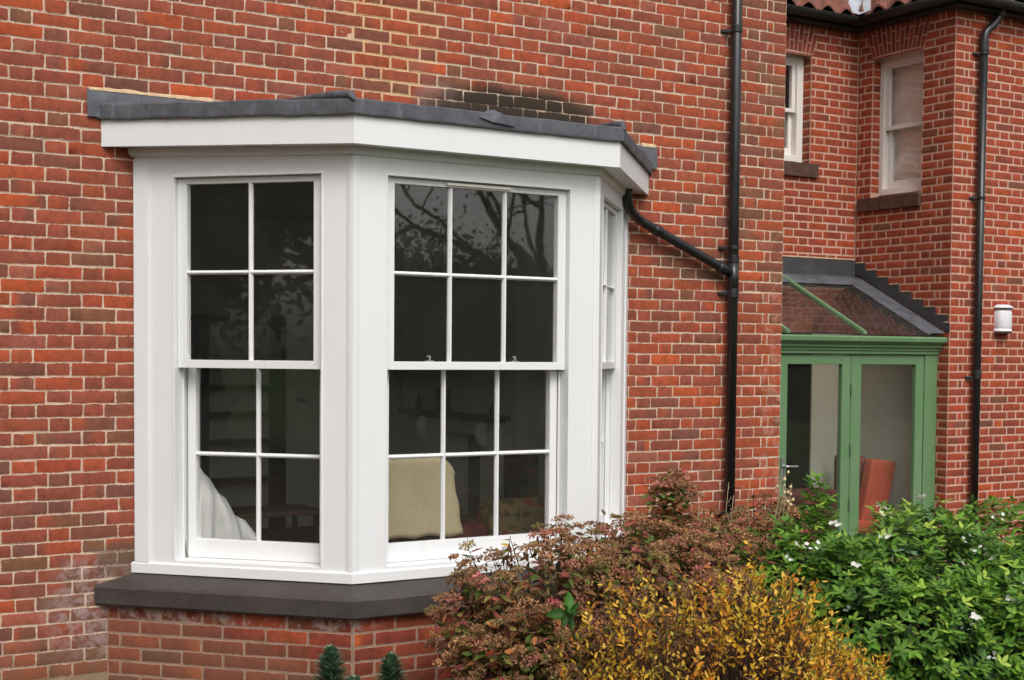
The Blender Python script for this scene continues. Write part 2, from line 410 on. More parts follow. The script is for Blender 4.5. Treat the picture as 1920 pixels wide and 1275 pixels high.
    ed = np.tile(np.concatenate([edge2.ravel(), np.ones(2*nr)]), (n, 1)); COL = np.concatenate([COL, ed[..., None]], 2)
    mb_list.append((V.reshape(-1, 3), F, np.zeros(len(F), int), COL.reshape(-1, 4)))

def mortar(mb_list, O, U, N, rects, step=.012, amp=.002, base=-.003, m=1, lump=None):
    O = np.array(O, float); U = np.array(U, float); N = np.array(N, float)
    flip = np.dot(np.cross(U, [0, 0, 1.]), N) < 0
    for (u0, u1, z0, z1) in rects:
        a = max(2, int((u1-u0)/step)+1); b = max(2, int((z1-z0)/step)+1)
        uu, zz = np.meshgrid(np.linspace(u0, u1, a), np.linspace(z0, z1, b), indexing='ij')
        h = base+amp*((vnoise(uu*45, zz*45, 3)-.5)*1.6+(vnoise(uu*14, zz*14, 5)-.5)*1.4)
        if lump is not None: h = h+lump(uu, zz)
        V = O+uu[..., None]*U+h[..., None]*N; V[..., 2] += zz
        i, j = np.meshgrid(np.arange(a-1), np.arange(b-1), indexing='ij'); s = (i*b+j).ravel()
        F = np.stack([s, s+b, s+b+1, s+1], 1)
        if flip: F = F[:, ::-1]
        mb_list.append((V.reshape(-1, 3), F, np.full(len(F), m), np.ones((a*b, 3))))

def join_np(lst, name, mats, parent, smooth=True):
    off = 0; V = []; F = []; Mx = []; K = []; po = np.array(parent_loc(parent)) if parent else 0
    for v, f, m, c in lst:
        c = c if c.shape[1] == 4 else np.concatenate([c, np.zeros((len(c), 1))], 1); V.append(v); F.append(f+off); Mx.append(m); K.append(c); off += len(v)
    return finish(name, np.concatenate(V)-po, np.concatenate(F), np.concatenate(Mx), np.concatenate(K), mats, parent, smooth)

def mbnp(mb):
    """append an MB of quads to a numpy list"""
    return (np.concatenate(mb.v), np.array(mb.f), np.array(mb.m), np.concatenate(mb.c))

def pick(R, n, pal, wts):
    pal = np.array([lin(p) for p in pal]); wts = np.array(wts, float); wts = wts/wts.sum(axis=-1, keepdims=True)
    if wts.ndim == 1: wts = np.tile(wts, (n, 1))
    cum = np.cumsum(wts, 1); r = R.random((n, 1)); i = (r > cum).sum(1).clip(0, len(pal)-1)
    c = pal[i]*R.uniform(.85, 1.15, (n, 1)); return c*(1+R.normal(0, .04, (n, 3)))*np.array((1., 1.05, .93))

PAL_OLD = [(164, 78, 58), (152, 74, 59), (134, 76, 66), (178, 77, 50), (194, 82, 44), (128, 83, 64), (122, 77, 69), (164, 90, 76)]
def pal_main(R, u, z, L):
    n = len(u)
    w = np.tile([34, 28, 9, 24, 6, 3.5, 2., 6.], (n, 1))
    low = np.clip((1.6-z)/1.2, 0, 1)*np.clip((1.6-u)/1, 0, 1)
    w[:, 2] += low*22; w[:, 6] += low*30; w[:, 7] += low*12; w[:, 5] += low*3; w[:, 3] *= 1-.75*low
    br = np.clip((u-4.75)/.3, 0, 1)*np.clip((z-2.2)/.3, 0, 1)
    w[:, 3] += np.clip((u-2.6)/2, 0, 1)*np.clip((z-2.8)/.5, 0, 1)*18; w[:, 5] += br*26; w[:, 2] += br*10; w[:, 3] *= 1-.6*br; w[:, 4] *= 1-.8*br
    og = np.clip((u-5.05)/.15, 0, 1)*np.clip((2.35-z)/.15, 0, 1)
    w[:, 3] += og*60; w[:, 4] += og*8; w[:, 2] *= 1-og*.8
    ap = pick(R, n, PAL_OLD, w); b = pick(R, n, PAL_OLD, w)
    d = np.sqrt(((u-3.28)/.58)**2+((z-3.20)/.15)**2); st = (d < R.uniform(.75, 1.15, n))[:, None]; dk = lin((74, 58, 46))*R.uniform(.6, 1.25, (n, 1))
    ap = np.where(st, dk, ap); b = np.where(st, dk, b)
    return ap, b
PAL_W = [(166, 70, 49), (156, 67, 50), (176, 72, 45), (136, 68, 56), (194, 84, 40), (126, 80, 64)]
def pal_wing(R, u, z, L):
    w = [40, 28, 24, 7, 2.0, 1.2]
    return pick(R, len(u), PAL_W, w), pick(R, len(u), PAL_W, w)
PAL_B = [(152, 68, 50), (138, 58, 46), (164, 72, 48), (128, 66, 52), (192, 92, 46)]
def pal_base(R, u, z, L):
    n = len(u); w = np.tile([34, 28, 22, 14, 3.], (n, 1)); c = pick(R, n, PAL_B, w); c2 = pick(R, n, PAL_B, w)
    return c, c2

# ================================================================== SETTING
def ground_mat():
    k = NT('soil_and_grass'); x, y, z = k.xyz(); n = k.noise(3, 5, .7)
    soil = k.mix(k.ramp(k.noise(25, 6, .7), .3, .7), (.05, .033, .02), (.11, .075, .045))
    gr = k.mix(k.ramp(k.noise(18, 5, .7), .3, .7), (.03, .06, .015), (.07, .1, .03))
    f = k.ramp(k.math('ADD', y, k.math('MULTIPLY', n, 1.2)), -4.2, -3.9)
    return k.done(k.bsdf(k.mix(f, gr, soil), .95, .1, k.noise(40, 6, .75), .9, .03))
g = MB(); xs_ = [-150, -8, -3, 0, 1, 2, 3, 4, 5.2, 8, 20, 150]; ys_ = [-150, -20, -8, -4, -3, -2, -1, 0, 20, 150]
g.grid([[(x, y, 0.0) for y in ys_] for x in xs_]); ground = g.build('ground', ground_mat()); ground['kind'] = 'structure'

# ================================================================== MAIN HOUSE
XE, YB, YF, XS = 5.477, 2.296, 1.1476, 8.4278
CA, D_ = .8181, .893
XA, XC = .9976, 3.319
W_ = D_/math.tan(CA)
HOLE = (XA+.06, XC+W_-.06, .40, 2.97)
house = thing('brick_house', 'old red brick house front carrying the white bay window, patchy cream mortar', 'house', (XE, 0, 0))
lst = []
ZK, CK = 3.4, .0703
bricks(lst, (0, 0, 0), (1, 0, 0), (0, -1, 0), -3.0, XE, ZK, CK, -18, 48, pal_main, anchor=XE, sgn=-1, joint=.0064, jit=.005, proud=.0007, wob=.0017,
       holes=[HOLE], seed=11, par=1)
def lump(u, z):  # repointed patch stands proud of the brick arrises
    d = np.sqrt(((u-2.5)/.32)**2+((z-3.62)/.5)**2)+(vnoise(u*6, z*6, 9)-.5)*.6
    return np.clip(1.1-d, 0, .35)/.35*.0006
mortar(lst, (0, 0, 0), (1, 0, 0), (0, -1, 0), [(.2, HOLE[0], .05, 4.25), (HOLE[0], HOLE[1], HOLE[3], 4.25), (HOLE[1], XE-.002, .05, 4.25)], .012, .0010, -.0034, lump=lump)
mortar(lst, (0, 0, 0), (1, 0, 0), (0, -1, 0), [(-3, .2, .05, 4.25), (-3, XE-.002, 4.25, 4.66), (HOLE[0], HOLE[1], .02, HOLE[2])], .1, .001, -.004)
# return wall of the main block
bricks(lst, (XE, 0, 0), (0, 1, 0), (1, 0, 0), 0, YB, ZK, CK, -18, 48, pal_main, anchor=0, sgn=1, joint=.0115, jit=.005, seed=12, par=0)
mortar(lst, (XE, 0, 0), (0, 1, 0), (1, 0, 0), [(0.004, YB, .02, 4.66)], .08, .001, -.004)
bk = MB()
for (a, b, z0, z1) in [(-3, HOLE[0], -.1, 6.4), (HOLE[1], XE-.014, -.1, 6.4), (HOLE[0], HOLE[1], HOLE[3], 6.4), (HOLE[0], HOLE[1], -.1, HOLE[2])]:
    bk.wbox(a, b, .014, .3, z0, z1, 1)
bk.wbox(XE-.3, XE-.014, .3, 9, -.1, 6.4, 1); bk.wbox(-3, -2.7, .3, 9, -.1, 6.4, 1); bk.wbox(-2.7, XE-.3, 8.7, 9, -.1, 6.4, 1)
lst.append(mbnp(bk))
join_np(lst, 'wall', [M_OLD, M_MORT], house)
rf = MB(); rf.grid([[(x, y, 6.35+.6*max(0, 4.5-abs(y-4.5)+.3)) for y in (-.3, 4.5, 9.3)] for x in (-3.3, 5.7)]); rf.solid([[(x, y, 6.42+.6*max(0, 4.5-abs(y-4.5)+.3)) for y in (-.3, 4.5, 9.3)] for x in (-3.3, 5.7)], (0, 0, .08))
rf.build('roof', M_TILE, house)

# ------------------------------------------------------------------ room behind the bay
def structure(mb, name, mat, **k):
    o = mb.build(name, mat, **k); o['kind'] = 'structure'; return o
m = MB(); m.wbox(-2.6, 5.17, .31, 5.0, .02, .14); m.wbox(XA+.05, XC+W_-.05, -.0, .31, .02, .14)
structure(m, 'room_floor', M_FLOORI)
m = MB(); m.wbox(.55, 5.17, 5.0, 5.1, .14, 2.99); m.wbox(.45, .55, .31, 5.0, .14, 2.99); m.wbox(5.165, 5.175, .31, 5.0, .14, 2.99)
m.wbox(.55, HOLE[0], .301, .32, .14, 2.99); m.wbox(HOLE[1], 5.17, .301, .32, .14, 2.99)
structure(m, 'room_wall', M_PLAST)
m = MB(); m.wbox(.45, 5.17, .31, 5.1, 2.99, 3.05); structure(m, 'room_ceiling', M_PLAST)

# ================================================================== BAY WINDOW
bay = thing('bay_window', 'white painted three sided bay window with sash windows and lead roof', 'bay window', (2.57, 0, 0))
tanh_ = math.tan(CA/2)
def off(o):
    e = o/math.sin(CA)
    return [np.array((XA-e, 0.)), np.array((XA+W_-o*tanh_, -D_-o)), np.array((XC+o*tanh_, -D_-o)), np.array((XC+W_+e, 0.))]
def station(o, t):
    """t in 0..3 along the bay polyline"""
    q = off(o); i = min(2, int(t)); f = t-i; return q[i]*(1-f)+q[i+1]*f
def shear(t): return .024*max(0, 1-t)**1.0      # the eaves run up a little towards the left end
def sweep(mb, prof, ts=(0, 1, 2, 3), closed=True, sh=0., wav=0., m=0, t0=0.):
    P = []
    for t in ts:
        row = []
        for i, (o, z) in enumerate(prof):
            p = station(o, t); dz = sh*shear(t)
            if wav: dz += wav*(float(vnoise(t*6+i*3.1, i*1.7, 4))-.5); 
            row.append((p[0], p[1], z+dz))
        if closed: row.append(row[0])
        P.append(row)
    mb.grid(P, m)
    n = len(prof)
    if closed:
        for e in (0, -1):
            mb.add(P[e][:n], [tuple(range(n)) if e else tuple(range(n))[::-1]], m)
    return mb
# brick plinth below the sill
lst = []
ob = .112; q = off(ob)
for i, (a, b) in enumerate(zip(q[:-1], q[1:])):
    L = np.linalg.norm(b-a); u = (b-a)/L; nrm = np.array((u[1], -u[0]))
    bricks(lst, (a[0], a[1], 0), (u[0], u[1], 0), (nrm[0], nrm[1], 0), 0.004, L-.004, .452, .0725, 1, 7, pal_base, bond='stretcher', P=.236, anchor=L if i == 0 else 0,
           sgn=-1 if i == 0 else 1, joint=.0095, jit=.003, proud=.0005, wob=.001, seed=30+i, par=i)
    mortar(lst, (a[0], a[1], 0), (u[0], u[1], 0), (nrm[0], nrm[1], 0), [(0.0, L, .0, .45)], .02, .0008, -.0026)
join_np(lst, 'brick_base', [brick_mat('base_brick', False, True), M_MORT3], bay)
m = MB(); sweep(m, [(ob-.013, 0.0), (ob-.013, .452), (ob-.11, .452), (ob-.11, 0.0)]); m.build('base_core', M_MORT3, bay)
# stone sill with a weathered top
ts = np.unique(np.concatenate([np.linspace(0, 1, 9), np.linspace(1, 2, 9), np.linspace(2, 3, 9)]))
m = MB(); sweep(m, [(.150, .455), (.158, .464), (.158, .548), (.150, .560), (-.02, .615), (-.06, .615), (-.06, .455)], ts, wav=.005)
m.build('stone_sill', M_SLATE, bay, bevel=.003)
# frames: local helper for one face
faces = []
q = off(0)
for a, b in zip(q[:-1], q[1:]):
    L = np.linalg.norm(b-a); u = (b-a)/L; faces.append((np.array((a[0], a[1], 0)), np.array((u[0], u[1], 0)), np.array((u[1], -u[0], 0)), L))
ZB, ZT = .612, 2.80
m = MB()      # skirting and bed mould follow the whole bay
sweep(m, [(.016, ZB), (.016, .662), (.008, .668), (-.03, .668), (-.03, ZB)])
m.build('base_rail', M_WHITE, bay, bevel=.002)
m = MB(); sweep(m, [(.000, 2.758), (.012, 2.763), (.020, 2.775), (.024, 2.803), (-.03, 2.803), (-.03, 2.758)], sh=.9); m.build('bed_mould', M_WHITE, bay, bevel=.0015)
m = MB(); sweep(m, [(.022, 2.803), (.112, 2.803), (.112, 2.818), (.022, 2.818)], sh=1.0); m.build('soffit', M_WHITE, bay)
m = MB(); sweep(m, [(.1235, 2.799), (.1235, 2.952), (.101, 2.952), (.101, 2.799)], sh=1.0); m.build('fascia', M_WHITE, bay, bevel=.0015)
for t in (1, 2):      # moulded strips wrapping the two outer corners
    u0 = faces[t-1][1]; u1 = faces[t][1]; n0 = faces[t-1][2]; n1 = faces[t][2]; p = station(0, t); p = np.array((p[0], p[1], 0)); nb = unit_(n0+n1)
    rowp = [p-u0*.034, p-u0*.033+n0*.004, p-u0*.022+n0*.007, p-u0*.012+n0*.0085, p+nb*.0095, p+u1*.012+n1*.0085, p+u1*.022+n1*.007, p+u1*.033+n1*.004, p+u1*.034]
    mb = MB(); mb.grid([[tuple(q_+np.array((0, 0, z))) for q_ in rowp] for z in (.668, 2.757)]); mb.build('corner_bead', M_WHITE, bay)
m = MB()
for fi, (O, U, N, L) in enumerate(faces):
    oa, obb = {0: (.232, 1.050), 1: (.190, 1.293), 2: (L-1.05, L-.232)}[fi]
    zo0, zo1 = .686, 2.672
    # casing boards (butted), jambs behind them
    m.box(O, U, N, .004 if fi != 0 else .002, oa, -.06, 0, ZB, 2.79); m.box(O, U, N, obb, L-.004, -.06, 0, ZB, 2.79)
    m.box(O, U, N, oa, obb, -.06, 0, zo1, 2.79); m.box(O, U, N, oa, obb, -.14, .004, ZB+.004, zo0)
    m.box(O, U, N, oa-.05, oa, -.16, -.061, ZB, 2.80); m.box(O, U, N, obb, obb+.05, -.16, -.061, ZB, 2.80)
    m.box(O, U, N, oa, obb, -.16, -.061, zo1, 2.80)
    # thin staff bead round the opening
    for a, b in ((oa-.010, oa), (obb, obb+.010)): m.box(O, U, N, a, b, -.003, .004, zo0, zo1+.010)
    m.box(O, U, N, oa, obb, -.003, .004, zo1, zo1+.010)
    # parting beads in the jamb
    for a, b in ((oa, oa+.010), (obb-.010, obb)): m.box(O, U, N, a, b, -.090, -.078, zo0, 1.68)
    if fi == 0:
        m.box(O, U, N, .002, .086, .001, .013, .668, 2.765)
    if fi == 2:
        m.box(O, U, N, L-.086, L-.002, .001, .013, .668, 2.757)
m.build('window_frame', M_WHITE, bay, bevel=.0022)
m = MB()     # white posts added inside the corners so no light leaks
for t in (1, 2):
    p = station(-.05, t); m.wbox(p[0]-.045, p[0]+.045, p[1]-.0, p[1]+.09, ZB, 2.8)
m.build('corner_post', M_WHITE, bay)

def sash(fi, ncol):
    O, U, N, L = faces[fi]
    oa, obb = {0: (.232, 1.050), 1: (.190, 1.293), 2: (L-1.05, L-.232)}[fi]
    rU = .030; rL = .118 if fi == 0 else .092
    def frame(a, b, z0, z1, n1, th, st, rb, rt, zmid, name):
        mb = MB(); n0 = n1-th
        mb.box(O, U, N, a, a+st, n0, n1, z0, z1); mb.box(O, U, N, b-st, b, n0, n1, z0, z1)
        mb.box(O, U, N, a+st, b-st, n0, n1, z0, z0+rb); mb.box(O, U, N, a+st, b-st, n0, n1, z1-rt, z1)
        ga, gb, g0, g1 = a+st, b-st, z0+rb, z1-rt
        # sloped glazing putty
        bw = .011
        for i in range(1, ncol):
            c = ga+(gb-ga)*i/ncol
            v = []
            for z in (g0, g1):
                for (du, dn) in ((-.012, -.030), (-.012, -.016), (-.004, -.002), (.004, -.002), (.012, -.016), (.012, -.030)):
                    v.append(O+U*(c+du)+N*(n1+dn)+np.array((0, 0, z)))
            mb.add(v, [(0, 1, 7, 6), (1, 2, 8, 7), (2, 3, 9, 8), (3, 4, 10, 9), (4, 5, 11, 10), (5, 0, 6, 11)])
        # horizontal bar in pieces between the uprights
        cs = [ga]+[ga+(gb-ga)*i/ncol for i in range(1, ncol)]+[gb]
        for i, (c0, c1) in enumerate(zip(cs[:-1], cs[1:])):
            c0 += .004 if i else 0; c1 -= .004 if i < ncol-1 else 0
            v = []
            for c in (c0, c1):
                for (dz, dn) in ((-.012, -.030), (-.010, -.014), (-.0035, -.003), (.0035, -.003), (.010, -.014), (.012, -.030)):
                    v.append(O+U*c+N*(n1+dn)+np.array((0, 0, zmid+dz)))
            mb.add(v, [(0, 6, 7, 1), (1, 7, 8, 2), (2, 8, 9, 3), (3, 9, 10, 4), (4, 10, 11, 5), (5, 11, 6, 0)])
        o = mb.build(name, M_WHITE, bay, bevel=.002)
        gm = MB(); gm.add([O+U*a_+N*(n1-.022)+np.array((0, 0, z_)) for a_, z_ in ((ga-.005, g0-.005), (gb+.005, g0-.005), (gb+.005, g1+.005), (ga-.005, g1+.005))], [(0, 1, 2, 3)])
        gm.build('glass', M_GLASS, o)
        return o
    up = frame(oa+.002, obb-.002, 1.690, 2.669, -rU, .045, .052, .042, .030, 2.184, 'upper_sash')
    lo = frame(oa+.012, obb-.012, .688, 1.722, -rL, .045, .045, .098, .03, 1.236, 'lower_sash')
    if fi == 1:
        tv = MB(); tv.box(O, U, N, .54, .93, -rU, -rU+.016, 2.648, 2.662); tv.box(O, U, N, .55, .92, -rU, -rU+.006, 2.640, 2.648)
        tv.build('trickle_vent', M_CREAMW, up, bevel=.002)
        for c in (.46, .98):
            sc = MB(); sc.box(O, U, N, c-.024, c+.024, -rU-.045, -rU-.014, 1.733, 1.738); sc.box(O, U, N, c-.006, c+.006, -rU-.03, -rU-.015, 1.740, 1.758); sc.box(O, U, N, c-.016, c+.006, -rU-.03, -rU-.018, 1.757, 1.763)
            sc.build('sash_catch', M_METAL, up, bevel=.001)
    if fi == 2:
        pass
for fi, nc in ((0, 2), (1, 3), (2, 2)): sash(fi, nc)
# lead roof: sheet, drip edge, rolls, wall flashing
m = MB()
ts = np.unique(np.concatenate([np.linspace(0, 1, 22), np.linspace(1, 2, 28), np.linspace(2, 3, 16)]))
q = []
for t in ts:
    row = []; j = float(vnoise(t*9, 2, 8))-.5; j2 = float(vnoise(t*17, 6, 8))-.5
    for (o, z) in ((.126, 2.942), (.142, 2.936), (.1445, 2.944), (.1445, 2.975), (.143, 3.008), (.139, 3.014), (.118, 3.018)):
        p = station(o+.004*j, t); row.append((p[0], p[1], z+shear(t)+.005*j+.004*j2))
    a = station(.118, t); x = min(max(a[0], .80), 4.33)
    for f in (.35, .7, 1.):
        row.append((a[0]*(1-f)+x*f, a[1]*(1-f)-.004*f, 3.026+shear(t)*(1-f)+.05*f+.004*j*(1-f)))
    q.append(row)
m.grid(q); lead = m.build('lead_roof', M_LEAD, bay)
for t, sz in ((1, 1), (2, 1)):
    p = station(.148, t); pw = np.array(((XA+.6, -.02) if t == 1 else (XC+W_-.6, -.02)))
    mb = MB(); mb.tube([(p[0], p[1], 3.0), (p[0]*.97+pw[0]*.03, p[1]*.97+pw[1]*.03, 3.03), (p[0]*.85+pw[0]*.15, p[1]*.85+pw[1]*.15, 3.045), (pw[0], pw[1], 3.085)], [.006, .024, .026, .018], 12)
    mb.build('hip_roll', M_LEAD, lead, smooth=True)
m = MB(); p = station(.151, 1.5)      # dressed splash patch in the middle of the front edge
m.add([(p[0]-.11, p[1]-.004, 2.985), (p[0]-.03, p[1]-.006, 2.965), (p[0]+.10, p[1]-.005, 2.955), (p[0]+.12, p[1]-.004, 2.995), (p[0]+.03, p[1]-.003, 3.012), (p[0]-.01, p[1]+.02, 3.034), (p[0]-.05, p[1]+.02, 3.030)], [(0, 1, 2, 3, 4, 5, 6)])
m.build('lead_patch', M_LEAD, lead, bevel=.001)
m = MB(); P = []
for x in np.linspace(.755, 4.38, 40):
    w = .004*(float(vnoise(x*5, 1, 2))-.5)
    P.append([(x, -.004, 3.105+w+(.006 if x < 1.5 else .008)), (x, -.012, 3.100+w), (x, -.014+w*.5, 3.04), (x, -.018, 2.97)])
m.grid(P); m.build('wall_flashing', M_LEAD, lead, smooth=True)
for (a, b) in ((.765, 1.42), (4.26, 4.372), (2.85, 3.0)):
    m = MB(); P = []
    for x in np.linspace(a, b, 30):
        h = .010+.010*float(vnoise(x*22, 3, 5)); P.append([(x, -.012, 3.106), (x, -.010, 3.108+h*.5), (x, -.002, 3.110+h)])
    m.grid(P); m.build('mortar_fillet', M_FILLET, lead, smooth=True)

# ================================================================== DRAINPIPES
def pipe_label(o, a, c='drainpipe'): tag(o, a, c)
def collar(mb, c, r=.0395, h=.05):
    mb.tube([(c[0], c[1], c[2]-h/2), (c[0], c[1], c[2]-h/2+.004), (c[0], c[1], c[2]+h/2-.004), (c[0], c[1], c[2]+h/2)], [r-.003, r, r, r-.003], 20)
def bracket(parent, x, y, z, yw, side=-1):
    mb = MB(); mb.tube([(x, y, z-.012), (x, y, z+.012)], .0405, 20)
    # tapering spike foot reaching the wall beside the pipe
    mb.add([(x+side*.03, y, z-.011), (x+side*.03, y, z+.011), (x+side*.03, yw, z-.014), (x+side*.03, yw, z+.014), (x+side*.085, yw-.006, z-.010), (x+side*.085, yw-.006, z+.010), (x+side*.085, yw, z-.010), (x+side*.085, yw, z+.010)],
           [(0, 1, 5, 4), (2, 6, 7, 3), (1, 3, 7, 5), (0, 4, 6, 2), (4, 5, 7, 6), (0, 2, 3, 1)])
    return mb.build('pipe_bracket', M_BLACK, parent, bevel=.002)
dp = thing('drainpipe', 'black drainpipe on the old wall, joined by a slanting branch from the bay', 'drainpipe', (5.0, -.06, 0))
XP = 4.985
m = MB(); m.tube([(XP, -.062, 0.02), (XP, -.062, 6.3)], .034, 24); m.build('pipe', M_BLACK, dp, smooth=True, bevel=0)
for z_, r2_, h_ in ((2.415, .040, .05), (2.19, .040, .06), (3.925, .0385, .05)):
    m = MB(); collar(m, (XP, -.062, z_), r2_, h_); m.build('pipe_collar', M_BLACK, dp)
m = MB(); m.tube([(XP, -.062, 2.19), (XP, -.062, 2.40)], .0375, 24); m.build('branch_socket', M_BLACK, dp, smooth=True)
for z in (3.915, 2.49, 2.19, .722, 5.4): bracket(dp, XP, -.062, z, 0)
pts = []
P0 = [Vector(p) for p in ((4.035, -.17, 2.81), (4.04, -.165, 2.74), (4.09, -.13, 2.68), (4.19, -.085, 2.632), (4.30, -.068, 2.59), (XP-.03, -.063, 2.325))]
def smoothpath(P, n=6):
    outp = []
    for i in range(len(P)-1):
        a = P[max(i-1, 0)]; b = P[i]; c = P[i+1]; d = P[min(i+2, len(P)-1)]
        for k in range(n):
            t = k/n; outp.append(.5*((2*b)+(c-a)*t+(2*a-5*b+4*c-d)*t*t+(3*b-a-3*c+d)*t**3))
    return outp+[P[-1]]
m = MB(); m.tube(smoothpath(P0), .031, 20)
dr = (P0[5]-P0[4]).normalized()
for s in (.02, .60): a = P0[4]+dr*s; m.tube([a, a+dr*.012, a+dr*.055, a+dr*.06], [.033, .036, .036, .033], 20)
m.tube([P0[0]+Vector((0, 0, -.01)), P0[0]+Vector((0, 0, .03))], [.037, .040], 20)
m.build('branch_pipe', M_BLACK, dp, smooth=True)

dp2 = thing('drainpipe', 'black drainpipe with a swan neck at its top, right of the outer corner', 'drainpipe', (8.72, YF-.06, 0))
yw = YF-.06; m = MB(); m.tube([(8.715, yw, 0.02), (8.715, yw, 4.48)], .034, 20)
P1 = [Vector(p) for p in ((8.715, yw, 4.44), (8.715, yw, 4.52), (8.74, yw, 4.59), (8.82, yw-.01, 4.66), (8.875, yw-.02, 4.74), (8.885, yw-.05, 4.80), (8.885, yw-.09, 4.85))]
m.tube(smoothpath(P1), .034, 20); m.build('pipe', M_BLACK, dp2, smooth=True)
for c_ in (((8.715, yw, 4.46), .040, .09), ((8.883, yw-.03, 4.755), .040, .05), ((8.715, yw, 1.64), .040, .05)):
    m = MB(); collar(m, *c_); m.build('pipe_collar', M_BLACKG, dp2)
for z in (4.40, 3.16, 1.60, .33): bracket(dp2, 8.715, yw, z, YF)

# ================================================================== WING
wing = thing('brick_wing', 'newer red brick wing set back on the right with pink pointing', 'house extension', (XS, YF, 0))
ZW, CW = 4.6156, .0706
kw = dict(bond='flemish', P=.352, joint=.0125, jit=.0022, proud=.0004, wob=.0008)
lst = []
O1 = (0, YB, 0)
W1 = (7.30, 7.850, 3.515, 4.505); W2 = (YF+.36, YF+.965, 3.232, 4.505)     # W2 in world y
W2 = (1.505, 2.115, 3.232, 4.505)
bricks(lst, O1, (1, 0, 0), (0, -1, 0), XE, XS, ZW, CW, -3, 66, pal_wing, anchor=XS, sgn=-1, holes=[W1, (5.5, 8.35, 0, 2.02)], seed=41, **kw)
mortar(lst, O1, (1, 0, 0), (0, -1, 0), [(XE, W1[0], 2.0, 4.86), (W1[0], W1[1], W1[3], 4.86), (W1[0], W1[1], 2.0, W1[2]), (W1[1], XS, 2.0, 4.86)], .03, .0005, -.0022)
O2 = (XS, 0, 0)
bricks(lst, O2, (0, 1, 0), (-1, 0, 0), YF, YB, ZW, CW, -3, 66, pal_wing, anchor=YF, sgn=1, holes=[W2, (YF+.14, YB, 0, 1.93)], seed=42, **dict(kw, P=.352))
mortar(lst, O2, (0, 1, 0), (-1, 0, 0), [(YF, W2[0], 0, 4.86), (W2[0], W2[1], W2[3], 4.86), (W2[0], W2[1], 0, W2[2]), (W2[1], YB, 0, 4.86)], .03, .0005, -.0022)
O3 = (0, YF, 0)
bricks(lst, O3, (1, 0, 0), (0, -1, 0), XS, 12.5, ZW, CW, -3, 66, pal_wing, anchor=XS, sgn=1, seed=43, par=1, **kw)
mortar(lst, O3, (1, 0, 0), (0, -1, 0), [(XS, 12.5, 0, 4.86)], .03, .0005, -.0022)
# brick reveals of the two upper windows
bk = MB()
for (O_, U_, N_, u0_, wd) in (((W1[1]-.004, 0, 0), (0, 1, 0), (-1, 0, 0), YB, W1), ((W1[0]+.004, 0, 0), (0, 1, 0), (1, 0, 0), YB, W1),
                            ((0, W2[1]-.004, 0), (1, 0, 0), (0, -1, 0), XS, W2), ((0, W2[0]+.004, 0), (1, 0, 0), (0, 1, 0), XS, W2)):
    bricks(lst, O_, U_, N_, u0_+.002, u0_+.16, ZW, CW, 2, 20, pal_wing, anchor=u0_, sgn=1, seed=int(wd[0]*10), **dict(kw, bond='stretcher', P=.23), holes=[(0, 20, 0, wd[2]), (0, 20, wd[3]-.01, 9)])
    mortar(lst, O_, U_, N_, [(u0_+.001, u0_+.16, wd[2], wd[3])], .03, .0005, -.0025)
# solid body behind the brick skins
for (a, b, z0, z1) in [(XE, W1[0]-.0, 2.02, 4.85), (W1[0], W1[1], 2.02, W1[2]), (W1[0], W1[1], W1[3], 4.85), (W1[1], XS+.3, 2.02, 4.85)]: bk.wbox(a, b, YB+.012, YB+.3, z0, z1, 1)
for (a, b, z0, z1) in [(YF+.012, W2[0], 0, 4.85), (W2[0], W2[1], 0, W2[2]), (W2[0], W2[1], W2[3], 4.85), (W2[1], YB+.012, 0, 4.85)]: bk.wbox(XS+.012, XS+.3, a, b, z0, z1, 1)
bk.wbox(XS+.3, 12.5, YF+.012, YF+.3, 0, 4.85, 1); bk.wbox(12.2, 12.5, YF+.3, 7, 0, 4.85, 1); bk.wbox(5.3, 12.5, 6.9, 7, 0, 4.85, 1); bk.wbox(5.3, 12.3, YB+.3, 6.9, 4.82, 4.85, 1)
lst.append(mbnp(bk)); join_np(lst, 'wall', [M_NEW, M_MORT2], wing)

def arch(O, U, N, a, b, z0, z1, spl, name='brick_arch', seed=3):
    """flat gauged arch: bricks on edge fanning out"""
    R = np.random.default_rng(seed); n = int(round((b-a)/.047)); mb = MB()
    O = np.array(O, float); U = np.array(U, float); N = np.array(N, float)
    def pt(f, g, d): 
        lo = a+(b-a)*f; hi = (a-spl)+(b-a+2*spl)*f
        return O+U*(lo*(1-g)+hi*g)+N*d+np.array((0, 0, z0+(z1-z0)*g+.012*math.sin(math.pi*f)*(1-g)))
    for i in range(n):
        cuts = [0, .66, 1.] if i % 2 else [0, .34, 1.]
        f0, f1 = (i+.09)/n, (i+.91)/n
        for g0, g1 in zip(cuts[:-1], cuts[1:]):
            g0 += .018; g1 -= .018; d = .004+R.normal(0, .0006)
            v = [pt(f0, g0, d), pt(f1, g0, d), pt(f1, g1, d), pt(f0, g1, d), pt(f0, g0, -.01), pt(f1, g0, -.01), pt(f1, g1, -.01), pt(f0, g1, -.01)]
            mb.add(v, [(0, 1, 2, 3), (0, 4, 5, 1), (1, 5, 6, 2), (2, 6, 7, 3), (3, 7, 4, 0)], 0, lin(np.array((146, 66, 54))*R.uniform(.88, 1.1)))
    mb.add([pt(0, 0, .0022), pt(1, 0, .0022), pt(1, 1, .0022), pt(0, 1, .0022), pt(0, 0, -.01), pt(1, 0, -.01), pt(1, 1, -.01), pt(0, 1, -.01)], [(0, 1, 2, 3), (0, 4, 5, 1), (1, 5, 6, 2), (3, 7, 4, 0)], 1)
    return mb.build(name, [M_NEW, M_MORT2], wing)
arch((0, YB, 0), (1, 0, 0), (0, -1, 0), W1[0], W1[1]+.01, 4.495, 4.785, .09)
